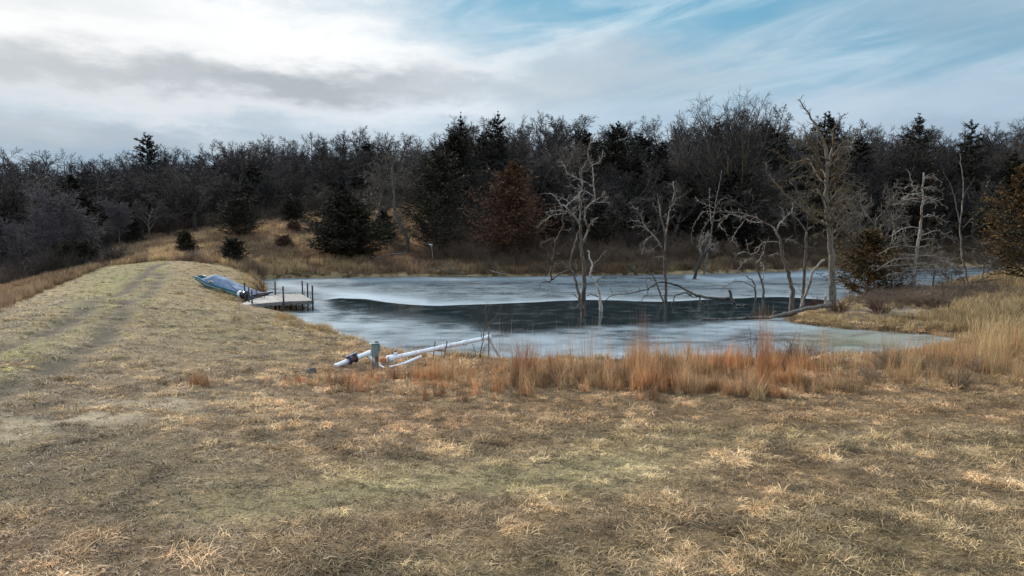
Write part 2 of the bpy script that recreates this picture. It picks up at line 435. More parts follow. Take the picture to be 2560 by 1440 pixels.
M['black_plastic'] = plain('black_plastic', (.010, .013, .018), (.02, .026, .034), 4, .35, .5)
M['white_plastic'] = plain('white_plastic', (.6, .72, .76), (.78, .85, .87), 4, .45, .4, grime=(.4, .45, .45))
M['orange_iron'] = plain('orange_iron', (.42, .14, .05), (.55, .24, .11), 9, .7)
M['stone'] = plain('stone', (.55, .55, .58), (.75, .75, .78), 6, .7)
M['concrete'] = plain('concrete', (.40, .33, .26), (.55, .46, .38), 12, .9)

def m_grass(name, lo=.55, hi=1.25, transl=.25):
    def f(nt, b):
        t = attr(nt, 'tint', 'INSTANCER').outputs['Color']
        v = attr(nt, 'v').outputs['Fac']
        k = nt.math('ADD', lo, nt.math('MULTIPLY', v, hi - lo))
        col = nt.mix(1.0, t, nt.comb(k, nt.math('MULTIPLY', k, .98), nt.math('MULTIPLY', k, .94)), 'MULTIPLY')
        nt.link(col, b.inputs['Base Color'])
        tr = nt.n.new('ShaderNodeBsdfTranslucent'); nt.link(col, tr.inputs[0])
        mx = nt.n.new('ShaderNodeMixShader'); mx.inputs[0].default_value = transl
        nt.link(b.outputs[0], mx.inputs[1]); nt.link(tr.outputs[0], mx.inputs[2])
        nt.link(mx.outputs[0], nt.n['Material Output'].inputs[0])
    return mat(name, f, .75, .2)
M['grass'] = m_grass('grass', .42, 1.5)
M['brush'] = m_grass('brush', .6, 1.3, .0)

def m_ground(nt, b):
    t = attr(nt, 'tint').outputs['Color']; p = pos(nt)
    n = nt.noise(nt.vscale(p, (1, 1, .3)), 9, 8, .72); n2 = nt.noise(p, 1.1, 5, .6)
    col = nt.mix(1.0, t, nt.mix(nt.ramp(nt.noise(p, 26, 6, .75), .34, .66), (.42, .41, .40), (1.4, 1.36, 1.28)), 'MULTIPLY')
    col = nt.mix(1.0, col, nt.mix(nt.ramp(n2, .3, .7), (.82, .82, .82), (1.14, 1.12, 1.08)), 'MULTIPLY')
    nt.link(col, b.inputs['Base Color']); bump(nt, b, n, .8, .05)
M['ground'] = mat('ground', m_ground, .95, .1)

def m_ice(nt, b):
    p = pos(nt)
    fr = attr(nt, 'frost').outputs['Fac']; br = attr(nt, 'murk').outputs['Fac']
    n = nt.noise(nt.vscale(p, (.7, 1.0, 1)), 1.3, 9, .70, .8); n2 = nt.noise(nt.vscale(p, (.8, 1, 1)), 7.0, 6, .75)
    w = nt.math('ADD', fr, nt.math('MULTIPLY', nt.math('SUBTRACT', n, .5), nt.math('MULTIPLY', nt.ramp(fr, .02, .35), .62)))
    w = nt.math('ADD', w, nt.math('MULTIPLY', nt.math('SUBTRACT', n2, .45), nt.math('MULTIPLY', nt.ramp(fr, .02, .4), .30)), clamp=True)
    vo = nt.n.new('ShaderNodeTexVoronoi'); vo.feature = 'DISTANCE_TO_EDGE'; vo.inputs['Scale'].default_value = .16
    wp = nt.n.new('ShaderNodeVectorMath'); wp.operation = 'ADD'; nt.link(p, wp.inputs[0]); sc = nt.math('MULTIPLY', n, 4.0); nt.link(nt.comb(sc, sc, 0.0), wp.inputs[1]); nt.link(wp.outputs[0], vo.inputs['Vector'])
    crack = nt.math('SUBTRACT', 1.0, nt.ramp(vo.outputs['Distance'], .002, .010))
    w = nt.math('ADD', w, nt.math('MULTIPLY', crack, .14), clamp=True)
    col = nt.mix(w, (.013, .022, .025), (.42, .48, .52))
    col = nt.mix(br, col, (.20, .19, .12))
    nt.link(col, b.inputs['Base Color'])
    nt.link(nt.math('ADD', .07, nt.math('MULTIPLY', nt.ramp(w, 0, .5), .33)), b.inputs['Roughness'])
    b.inputs['IOR'].default_value = 1.31; b.inputs['Specular IOR Level'].default_value = .5
    bump(nt, b, nt.noise(nt.vscale(p, (.5, 1, 1)), 3, 5, .6), .05, .02)
M['ice'] = mat('ice', m_ice, .3, .5)

# ------------------------------------------------------------------ ground colour map (world positions, albedo only)
def lerp(a, b, t): return a + (b - a) * t[..., None]
def rgb(r, g, b): return np.array([r, g, b])
def blobm(px, py, cx, cy, sx, sy): return np.exp(-(((px - cx) / sx) ** 2 + ((py - cy) / sy) ** 2))

def cover(x, y, z):
    """returns grass tint, soil tint, bareness and grass height factor for ground points"""
    px, py = project(x, y, z)
    # world scale patchiness
    a = fbm(x * .45, y * .45, 11, 4); b = fbm(x * 1.6, y * 1.6, 12, 3); c = fbm(x * .16, y * .16, 13, 3)
    straw = rgb(.58, .40, .225); pale = rgb(.66, .49, .31); rust = rgb(.50, .285, .155); olive = rgb(.31, .265, .14); green = rgb(.40, .37, .155); brown = rgb(.25, .18, .115)
    g = np.broadcast_to(straw, x.shape + (3,)).copy()
    g = lerp(g, pale, sstep(b, .52, .72) * .7)
    g = lerp(g, rust, sstep(a, .50, .66) * .34)
    g = lerp(g, brown, sstep(1 - b, .48, .66) * .68)
    g = lerp(g, olive, sstep(c, .50, .66) * .38)
    wx = (fbm(x * .5, y * .5, 21, 3) - .5)
    Q = py + 90 * wx
    # rust band beside the tall grass and down the middle left
    m = sstep(Q, 860, 960) * (1 - sstep(Q, 1040, 1110)) * sstep(px + 200 * wx, 560, 860)
    g = lerp(g, rust, m * .4)
    g = lerp(g, rgb(.46, .28, .17), np.clip(blobm(px, Q, 1050, 1330, 700, 80) * .25 + blobm(px, Q, 300, 1420, 500, 60) * .4, 0, 1))
    # dam slope on the left: yellow straw, greener verge
    dam = (1 - sstep(py, 860, 960)) * (1 - sstep(px, 700, 900))
    g = lerp(g, rgb(.44, .34, .19), dam * .7)
    vg = np.exp(-((py - (905 - px * .62)) / 60.) ** 2) * (px < 420) + blobm(px, py, 330, 720, 90, 60) * .5 + blobm(px, py, 520, 820, 160, 50) * .4
    g = lerp(g, rgb(.40, .37, .15), np.clip(vg * sstep(b, .3, .55), 0, 1) * .75)
    # mown pale swath across the foreground
    sw = np.exp(-((py - (1265 - (px - 500) * .10) + 60 * wx) / 55.) ** 2) * sstep(px, 250, 600) * (1 - sstep(px, 1500, 1900))
    g = lerp(g, rgb(.50, .44, .24), sw * .7)
    rt = rut_mask(x, y)
    soil = lerp(np.broadcast_to(rgb(.17, .135, .085), x.shape + (3,)), rgb(.10, .085, .055), sstep(a, .4, .65) * .7)
    bare = np.clip(rt * 1.3 + sw * .15, 0, 1)
    bs = np.exp(-((py - (1075 - px * .16)) / 42.) ** 2) * (1 - sstep(px, 420, 640)) * sstep(a + b, .82, 1.1) 
    dirt = np.exp(-((py - (1000 - px * .28) + 70 * wx) / 75.) ** 2) * (1 - sstep(px, 420, 640)) * sstep(a + b, .75, 1.05) * .8
    dk = (1 - sstep(px, 300, 900)) * sstep(py, 1020, 1100) * (1 - sstep(py, 1250, 1330))
    g = lerp(g, rgb(.29, .225, .13), dk * .65)
    soil = lerp(soil, rgb(.33, .27, .19), np.clip(bs * 1.2, 0, 1)); soil = lerp(soil, rgb(.19, .145, .10), np.clip(dirt, 0, 1) * .6)
    soil = lerp(soil, rgb(.075, .06, .042), np.clip(rt * 1.2, 0, 1))
    bare = np.clip(bare + bs * .9 + dirt * .6, 0, 1)
    hgt = 1 - .50 * dam - .45 * sw - .4 * dk
    # thatch under the grass shows the grass colour
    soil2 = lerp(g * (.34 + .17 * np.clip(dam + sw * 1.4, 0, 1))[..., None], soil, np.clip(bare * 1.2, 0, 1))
    # far hillside and forest floor
    far = sstep(y, 62, 68)
    hill = lerp(np.broadcast_to(rgb(.30, .21, .125), x.shape + (3,)), rgb(.42, .31, .19), sstep(a, .45, .6))
    soil2 = lerp(soil2, hill * .8, far); g = lerp(g, hill * 1.15, far)
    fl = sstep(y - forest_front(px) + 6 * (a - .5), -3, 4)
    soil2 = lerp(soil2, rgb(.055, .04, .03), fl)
    # peninsula: pale trodden earth
    pen = blobm(px, py, 2250, 775, 190, 24) * (y < 60)
    soil2 = lerp(soil2, rgb(.20, .165, .13), np.clip(pen * 1.3, 0, 1)); bare = np.clip(bare + pen * 1.1, 0, 1)
    return g, soil2, bare, np.clip(hgt, .25, 1)

FF = np.array([(-600, 80), (0, 72), (240, 74), (300, 79), (450, 84), (600, 90), (750, 98), (850, 96), (1000, 100), (1080, 92), (1120, 82), (1250, 78), (1900, 80), (2100, 85), (2560, 88), (3300, 95)])
def forest_front(px): return np.interp(px, FF[:, 0], FF[:, 1])

# ------------------------------------------------------------------ ground sheet
def axis(lo, hi, step, far_lo, far_hi, n=26):
    core = np.arange(lo, hi + 1e-6, step)
    t = np.linspace(0, 1, n + 1)[1:] ** 2.2
    return np.concatenate([(lo + (far_lo - lo) * t)[::-1], core, hi + (far_hi - hi) * t])
gx = axis(-46, 46, .26, -900, 900); gy = axis(2, 92, .26, -500, 1200)
XX, YY = np.meshgrid(gx, gy); ZZ = height(XX, YY)
tg, ts, tb, th_ = cover(XX.ravel(), YY.ravel(), ZZ.ravel())
idx = np.arange(XX.size).reshape(XX.shape)
quads = np.stack([idx[:-1, :-1], idx[:-1, 1:], idx[1:, 1:], idx[1:, :-1]], -1).reshape(-1, 4)
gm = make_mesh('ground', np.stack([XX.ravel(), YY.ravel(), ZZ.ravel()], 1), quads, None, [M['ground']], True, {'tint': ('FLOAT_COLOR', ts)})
tag(link(bpy.data.objects.new('ground', gm)), kind='structure')

# ------------------------------------------------------------------ ice sheet
DK_TOP = np.array([(740, 760), (790, 750), (850, 745), (920, 748), (960, 755), (1020, 761), (1100, 764), (1200, 761), (1300, 757), (1400, 752), (1480, 750), (1560, 752), (1650, 754), (1750, 750), (1850, 745), (1960, 742), (2110, 752)])
DK_BOT = np.array([(740, 772), (800, 778), (860, 782), (950, 792), (1050, 802), (1160, 818), (1260, 836), (1330, 829), (1400, 822), (1500, 818), (1650, 812), (1750, 808), (1850, 800), (1960, 795), (2110, 765)])
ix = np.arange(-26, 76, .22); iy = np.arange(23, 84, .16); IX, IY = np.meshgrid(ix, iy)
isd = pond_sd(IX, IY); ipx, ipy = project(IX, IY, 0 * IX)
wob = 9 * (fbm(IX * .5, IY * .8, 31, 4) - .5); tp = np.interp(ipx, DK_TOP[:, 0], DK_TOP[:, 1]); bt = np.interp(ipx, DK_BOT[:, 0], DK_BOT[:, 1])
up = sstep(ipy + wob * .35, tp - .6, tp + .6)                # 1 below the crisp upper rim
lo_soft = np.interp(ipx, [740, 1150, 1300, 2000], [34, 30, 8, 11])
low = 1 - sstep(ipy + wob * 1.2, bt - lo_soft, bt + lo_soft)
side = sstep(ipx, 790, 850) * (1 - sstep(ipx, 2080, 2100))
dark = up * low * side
n_a = fbm(IX * .34, IY * .5, 33, 5); n_b = fbm(IX * 1.1, IY * 1.6, 34, 4)
upper = .31 + .34 * (n_a - .5) + .15 * (n_b - .5)
lower = .41 + .56 * (n_a - .5) + .45 * (n_b - .5)
fr = upper * (1 - up) + lower * up
rimw = np.interp(ipx, [780, 860, 1000, 1100, 1200, 1400, 1480, 1560, 1650, 1950, 2100], [5, 9, 12, 8, 5, 4, 9, 7, 5, 3, 2.5])
rim = np.exp(-np.clip(tp - ipy, 0, 99) / rimw) * (1 - up) * side
fr = fr + rim * .50
sw2 = np.exp(-(seg_dist(ipx, ipy, [(700, 712), (780, 722), (850, 733), (930, 742), (1060, 755)]) / 9.) ** 2) * (1 - up); fr = fr + sw2 * .28
sw3 = np.exp(-(seg_dist(ipx, ipy, [(700, 700), (800, 703), (900, 700), (1150, 698), (1500, 695)]) / 4.) ** 2); fr = fr + sw3 * .22
pt = np.exp(-(seg_dist(ipx, ipy, [(1720, 692), (1800, 699), (1950, 690), (2100, 684)]) / 7.) ** 2); fr = fr + pt * .5
shore = np.exp(isd / 1.2); fr = fr + shore * .18 * (ipy > 780) - .3 * np.exp(isd / .8) * (ipy < 700) * (ipx > 900)
murk = blobm(ipx, ipy, 2130, 850, 260, 26) * sstep(ipx, 1900, 2060) * .75
fr = fr - .25 * murk
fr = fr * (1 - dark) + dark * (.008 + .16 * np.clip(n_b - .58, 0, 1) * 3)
fr = np.clip(fr, 0, 1)
for a_, b_ in ((1458, 795), (1503, 779), (1665, 757), (1978, 776), (2006, 750), (2003, 768), (1909, 746), (1889, 750), (1736, 698), (1760, 688), (1835, 766), (1765, 764), (1254, 902)):
    q_ = at_plane(a_, b_, 0); fr = fr * (1 - .85 * np.exp(-((IX - q_[0]) ** 2 + (IY - q_[1]) ** 2) / .42 ** 2))
hole = np.exp(-(((ipx - 720) / 62) ** 2 + ((ipy - 771) / 9) ** 2) * 1.2); fr = fr * (1 - np.clip(hole * 1.3, 0, 1))
iid = np.arange(IX.size).reshape(IX.shape)
iq = np.stack([iid[:-1, :-1], iid[:-1, 1:], iid[1:, 1:], iid[1:, :-1]], -1).reshape(-1, 4)
iq = iq[(isd.ravel()[iq] < .5).all(1)]
used, inv = np.unique(iq, return_inverse=True); iq = inv.reshape(-1, 4)
IV = np.stack([IX.ravel(), IY.ravel(), 0 * IX.ravel()], 1)[used]
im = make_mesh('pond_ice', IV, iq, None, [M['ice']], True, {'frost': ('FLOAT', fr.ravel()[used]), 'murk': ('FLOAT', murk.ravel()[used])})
tag(link(bpy.data.objects.new('pond_ice', im)), kind='structure')

# ------------------------------------------------------------------ scatter (for uncountable cover only)
def blades(rng, n, rad, h, lean, w, curl=.6, M_=4, droop=0):
    """one tuft of n curved blades"""
    ang = rng.uniform(0, 2 * np.pi, n); r = rad * np.sqrt(rng.uniform(0, 1, n))
    base = np.stack([r * np.cos(ang), r * np.sin(ang), -.02 + 0 * r], 1)
    la = rng.uniform(0, 2 * np.pi, n); H = h * rng.uniform(.45, 1.15, n); le = lean * rng.uniform(.2, 1.3, n)
    t = np.linspace(0, 1, M_); dirx = np.cos(la); diry = np.sin(la)
    hor = (le[:, None] * (t ** (1 + curl))[None]) * H[:, None]; ver = H[:, None] * (t[None] - droop * le[:, None] * t[None] ** 2.5 * .6)
    P = base[:, None] + np.stack([hor * dirx[:, None], hor * diry[:, None], ver], -1)
    sideA = la + np.pi / 2 + rng.uniform(-.6, .6, n)
    sv = np.stack([np.cos(sideA), np.sin(sideA), 0 * sideA], 1)[:, None] * (w * rng.uniform(.6, 1.3, n))[:, None, None] * (1 - t ** 1.5 * .85)[None, :, None] * .5
    A = P - sv; B = P + sv
    V = np.stack([A, B], 2).reshape(-1, 3); ii = np.arange(n * M_ * 2).reshape(n, M_, 2)
    Q = np.stack([ii[:, :-1, 0], ii[:, :-1, 1], ii[:, 1:, 1], ii[:, 1:, 0]], -1).reshape(-1, 4)
    return V, Q, np.repeat(rng.uniform(0, 1, n), M_ * 2)

def proto(V, Q, v, m):
    me = make_mesh('cover', V, Q, None, [m], True, {'v': ('FLOAT', v)}); return bpy.data.objects.new('cover', me)

_sc_n = [0]
def scatter(name, pts, tint, scale, protos, label, cat, tilt=.12, seed=1, tall=None, yaw=None):
    rng = np.random.default_rng(seed); n = len(pts)
    _sc_n[0] += 1; col = bpy.data.collections.new('scatter_source')
    for i, p in enumerate(protos): p.name = 'cover_%d_%02d' % (_sc_n[0], i); col.objects.link(p)
    me = bpy.data.meshes.new(name); me.vertices.add(n); me.vertices.foreach_set('co', np.asarray(pts, np.float32).ravel())
    a = me.attributes.new('tint', 'FLOAT_COLOR', 'POINT'); c4 = np.ones((n, 4), np.float32); c4[:, :3] = tint; a.data.foreach_set('color', c4.ravel())
    rot = np.stack([rng.normal(0, tilt, n), rng.normal(0, tilt, n), rng.uniform(0, 6.283, n)], 1).astype(np.float32)
    if yaw is not None: rot[:, 2] = yaw
    a = me.attributes.new('rot', 'FLOAT_VECTOR', 'POINT'); a.data.foreach_set('vector', rot.ravel())
    sc = np.asarray(scale, np.float32); s3 = np.stack([sc, sc, sc * (1 if tall is None else tall)], 1).astype(np.float32)
    a = me.attributes.new('scl', 'FLOAT_VECTOR', 'POINT'); a.data.foreach_set('vector', s3.ravel())
    a = me.attributes.new('pick', 'INT', 'POINT'); a.data.foreach_set('value', rng.integers(0, len(protos), n).astype(np.int32))
    g = bpy.data.node_groups.new(name, 'GeometryNodeTree')
    g.interface.new_socket('Geometry', in_out='INPUT', socket_type='NodeSocketGeometry'); g.interface.new_socket('Geometry', in_out='OUTPUT', socket_type='NodeSocketGeometry')
    gi = g.nodes.new('NodeGroupInput'); go = g.nodes.new('NodeGroupOutput'); ip = g.nodes.new('GeometryNodeInstanceOnPoints')
    ci = g.nodes.new('GeometryNodeCollectionInfo'); ci.inputs[0].default_value = col; ci.inputs['Separate Children'].default_value = True; ci.inputs['Reset Children'].default_value = True
    def na(nm, ty): q = g.nodes.new('GeometryNodeInputNamedAttribute'); q.data_type = ty; q.inputs[0].default_value = nm; return q.outputs[0]
    L = g.links.new
    L(gi.outputs[0], ip.inputs['Points']); L(ci.outputs[0], ip.inputs['Instance']); ip.inputs['Pick Instance'].default_value = True
    L(na('pick', 'INT'), ip.inputs['Instance Index']); L(na('rot', 'FLOAT_VECTOR'), ip.inputs['Rotation']); L(na('scl', 'FLOAT_VECTOR'), ip.inputs['Scale'])
    L(ip.outputs[0], go.inputs[0])
    o = link(bpy.data.objects.new(name, me)); md = o.modifiers.new('scatter', 'NODES'); md.node_group = g
    return tag(o, label, cat, kind='stuff')

RG = np.random.default_rng(7)
def sample(n, x0, x1, y0, y1, dens, sd_min=.05, margin=260):
    x = RG.uniform(x0, x1, n); y = RG.uniform(y0, y1, n)
    k = RG.uniform(0, 1, n) < dens(x, y); x, y = x[k], y[k]
    z = height(x, y); sd = pond_sd(x, y); px, py = project(x, y, z)
    k = (sd > sd_min) & (px > -margin) & (px < 2560 + margin) & (py < 1640)
    return x[k], y[k], z[k], px[k], py[k], sd[k]

# short matted grass
mats_g = M['grass']
rr = np.random.default_rng(3)
shorts = [proto(*blades(rr, 52, .14, .088, 2.1, .011, .7, 5, .85), mats_g) for _ in range(6)] + [proto(*blades(rr, 24, .14, .14, 1.5, .010, .7, 5, .7), mats_g) for _ in range(2)]
x, y, z, px, py, sd = sample(520000, -46, 40, 4, 62, lambda x, y: np.clip((9. / y) ** 1.0, 0, 1) * (np.abs(x) < y * .95 + 4))
g, s_, bare, hf = cover(x, y, z)
keep = RG.uniform(0, 1, len(x)) > bare * .9 + .10 * (fbm(x * 1.2, y * 1.2, 55, 3) < .42)
lump = fbm(x * 1.3, y * 1.3, 8, 3); patch = fbm(x * 2.4, y * 2.4, 57, 3)
scl = (.48 + .62 * sstep(lump * .5 + patch * .5, .36, .62)) * np.interp(y, [5, 12], [.85, 1]) * hf * np.clip(y / 16, 1, 1.6) * RG.uniform(.7, 1.3, len(x))
keep &= RG.uniform(0, 1, len(x)) < .30 + .70 * sstep(patch, .38, .54)
keep &= ~((px > 600) & (px < 730) & (py > 740) & (py < 782))
keep &= rut_mask(x, y) < .22 + .25 * RG.uniform(0, 1, len(x))
cl = fbm(x * 2.8, y * 2.8, 58, 3); g = g * (RG.uniform(.50, 1.38, (len(x), 1)) * (.62 + .86 * sstep(cl, .34, .62))[:, None])
scatter('short_grass', np.stack([x, y, z], 1)[keep], g[keep], scl[keep], shorts, 'short matted straw coloured winter grass covering the foreground and dam', 'grass', .2, 2)

# flattened litter of broken stems between the tufts
lit = [proto(*blades(rr, 40, .22, .075, 3.2, .012, .1, 3, .9), mats_g) for _ in range(5)]
x, y, z, px, py, sd = sample(210000, -40, 36, 4, 50, lambda x, y: np.clip((9. / y) ** 1.2, 0, 1) * (1 - sstep(y, 16, 50)) * (np.abs(x) < y * .95 + 4))
g, s_, bare, hf = cover(x, y, z); k = RG.uniform(0, 1, len(x)) > np.clip(bare * .8 + (1 - hf) * .75, 0, 1)
cl = fbm(x * 1.1, y * 1.1, 59, 3); g = lerp(g * .62, rgb(.22, .175, .12), .40 + 0 * x) * RG.uniform(.45, 1.3, (len(x), 1)) * (.7 + .5 * sstep(cl, .35, .65))[:, None]
scatter('stem_litter', np.stack([x, y, z], 1)[k], g[k], (RG.uniform(.6, 1.2, len(x)) * np.clip(y / 14, 1, 1.8))[k], lit, 'flattened broken grey brown stems lying between the grass tufts', 'grass litter', .1, 12)

# tall bluestem along the near bank
tall = [proto(*blades(rr, 50, .17, .72, .75, .010, .9, 6, .45), mats_g) for _ in range(5)] + [proto(*blades(rr, 26, .10, 1.15, .30, .009, 1.2, 6, .2), mats_g) for _ in range(3)]
def tall_d(x, y):
    z = height(x, y); px, py = project(x, y, z)
    edge = np.interp(px, [600, 760, 900, 1280, 1700, 2000, 2300, 2600], [975, 980, 985, 985, 985, 985, 970, 965])
    top = np.interp(px, [600, 800, 940, 1050, 1250, 1900, 2200, 2600], [950, 952, 948, 935, 915, 918, 905, 870])
    m = sstep(py, top - 8, top + 6) * (1 - sstep(py + 60 * (fbm(x, y, 61, 3) - .5), edge - 45, edge + 20)) * sstep(px, 600, 900)
    return m * (.10 + .94 * sstep(fbm(x * .6, y * .6, 62, 3), .45, .60)) * (.3 + .7 * sstep(fbm(x * 2.2, y * 2.2, 66, 2), .4, .6)) * .75 + m * .14
x, y, z, px, py, sd = sample(60000, -12, 26, 14, 29, tall_d, .0)
g = np.broadcast_to(rgb(.64, .33, .16), (len(x), 3)).copy(); cc = fbm(x * .5, y * .5, 63, 3); c2 = fbm(x * 1.5, y * 1.5, 64, 2)
g = lerp(g, rgb(.64, .44, .25), sstep(cc, .50, .64) * .8); g = lerp(g, rgb(.17, .10, .06), sstep(c2, .48, .60) * .85)
g = lerp(g, rgb(.44, .32, .18), sstep(px, 1950, 2300) * .7); g = g * RG.uniform(.6, 1.25, (len(x), 1))
hh = (.38 + .75 * sstep(fbm(x * .7, y * .7, 65, 3), .42, .64)) * RG.uniform(.7, 1.15, len(x)); hh *= np.interp(px, [650, 1000, 1200, 1300, 2000, 2560], [.5, .52, .75, .85, .8, .62])
scatter('tall_grass', np.stack([x, y, z], 1), g, hh * .86, tall, 'tall rust orange bunchgrass along the near bank of the pond', 'grass', .1, 4)

# thin seed stalks standing above it
stalks = []
for _ in range(5):
    V, Q, v = blades(rr, 7, .12, 1.45, .16, .007, 1.2, 6, .0); stalks.append(proto(V, Q, v, mats_g))
x, y, z, px, py, sd = sample(9000, -6, 26, 17, 28, lambda x, y: tall_d(x, y) * .42, .0)
scatter('seed_stalks', np.stack([x, y, z], 1), np.broadcast_to(rgb(.50, .27, .13), (len(x), 3)) * RG.uniform(.7, 1.3, (len(x), 1)), RG.uniform(.6, 1.1, len(x)), stalks, 'thin reddish seed stalks rising above the bank grass', 'grass', .08, 5)

# fringe of grass round the pond margin, peninsula and far bank
fr_p = [proto(*blades(rr, 60, .2, .34, 1.0, .012, .7, 4, .7), mats_g) for _ in range(5)]
x, y, z, px, py, sd = sample(220000, -40, 60, 24, 80, lambda x, y: np.exp(-np.clip(pond_sd(x, y), 0, 9) / .9) * 1.0, .0)
g = np.broadcast_to(rgb(.43, .31, .16), (len(x), 3)).copy(); g = lerp(g, rgb(.27, .19, .115), sstep(y, 60, 64)); g = g * RG.uniform(.65, 1.25, (len(x), 1))
clump = fbm(x * .9, y * .9, 71, 3); k = RG.uniform(0, 1, len(x)) < np.clip(sstep(clump, .38, .6), .12, 1) * .55
k &= ~((px > 585) & (px < 790) & (py > 735) & (py < 786))
scatter('bank_grass', np.stack([x, y, z], 1)[k], g[k], (RG.uniform(.5, 1.2, len(x)) * (.6 + .6 * sstep(clump, .4, .6)))[k], fr_p, 'tan tufts of grass fringing the pond edge', 'grass', .15, 6)

# knee high grass on the far hillside, beyond the dam edge and on the peninsula
hill_p = [proto(*blades(rr, 90, .45, .75, .45, .03, .8, 4, .3), mats_g) for _ in range(5)]
def hill_d(x, y):
    z = height(x, y); px, py = project(x, y, z); sd = pond_sd(x, y)
    ff = forest_front(px)
    hillm = sstep(y, 61, 64) * (1 - sstep(y - ff, -2, 10)) * (sd > .4)
    e = np.interp(py, [655, 676, 775, 830], [300, 240, 0, -120]); left = (px < e - 6) * (y > 18) * (y < 64)
    pen = (y > 27) * (y < 62) * (px > 1960) * (sd > .3) * sstep(px + 400 * (fbm(x * .5, y * .5, 72, 3) - .5), 2150, 2450) * .8
    return np.clip(hillm + left + pen, 0, 1)
x, y, z, px, py, sd = sample(150000, -75, 75, 18, 112, lambda x, y: hill_d(x, y) * .6, .2)
cc = fbm(x * .16, y * .22, 73, 4); c2 = fbm(x * .7, y * .7, 74, 3)
g = np.broadcast_to(rgb(.38, .255, .16), (len(x), 3)).copy(); g = lerp(g, rgb(.60, .43, .25), sstep(cc, .46, .58)); g = lerp(g, rgb(.24, .16, .12), sstep(c2, .52, .66) * .8)
g = lerp(g, rgb(.44, .33, .18), (y < 60) * (px > 1900) * .8); g = lerp(g, rgb(.33, .22, .14), ((px < 260) & (y < 60)) * .7)
dkf = sstep(px, 1080, 1200) * sstep(y, 60, 66); g = g * (1 - .35 * dkf)[:, None]
g = g * RG.uniform(.75, 1.2, (len(x), 1)); sc = RG.uniform(.6, 1.15, len(x)) * np.where((px < 260) & (y < 60), .72, 1) * np.where((y < 60) & (px > 1900), np.interp(px, [1900, 2300, 2500], [.35, .5, 1.0]), 1)
scatter('rough_grass', np.stack([x, y, z], 1), g, sc, hill_p, 'rough knee high brown grass on the hillside and banks beyond the pond', 'grass', .12, 8)

# ------------------------------------------------------------------ plants grown level by level
def norm(v): return v / (np.linalg.norm(v, axis=-1, keepdims=True) + 1e-9)
def grow(rng, p0, d0, L, m, wander, trop=0.0):
    N = len(p0); P = np.zeros((N, m, 3)); P[:, 0] = p0; d = norm(d0.copy())
    for i in range(1, m):
        P[:, i] = P[:, i - 1] + d * (L / (m - 1))[:, None]
        d = d + rng.normal(0, wander, (N, 3)); d[:, 2] += trop; d = norm(d)
    return P
def spawn(rng, P, R, n, t0, t1, ang, angv, tpow=1.0):
    """n children per parent: position, direction, radius, parameter"""
    N, m, _ = P.shape
    t = (t0 + (t1 - t0) * ((np.arange(n)[None] + rng.uniform(0, 1, (N, n))) / n) ** tpow)
    f = t * (m - 1); i = np.minimum(f.astype(int), m - 2); u = (f - i)[..., None]
    r = np.arange(N)[:, None]
    a = P[r, i]; b = P[r, i + 1]; p = a * (1 - u) + b * u; T = norm(b - a)
    rad = R[r, i] * (1 - u[..., 0]) + R[r, i + 1] * u[..., 0]
    phi = rng.uniform(0, 2 * np.pi, (N, 1)) + np.arange(n)[None] * 2.4 + rng.normal(0, .4, (N, n))
    ref = np.where(np.abs(T[..., 2:3]) > .9, np.array([1., 0, 0]), np.array([0, 0, 1.]))
    U = norm(np.cross(T, ref)); W = np.cross(T, U)
    th = (ang + rng.normal(0, angv, (N, n)))[..., None]
    d = T * np.cos(th) + (U * np.cos(phi)[..., None] + W * np.sin(phi)[..., None]) * np.sin(th)
    return p.reshape(-1, 3), d.reshape(-1, 3), rad.reshape(-1), t.reshape(-1)
def taper(r0, m, end=.35): return r0[:, None] * np.linspace(1, end, m)[None]

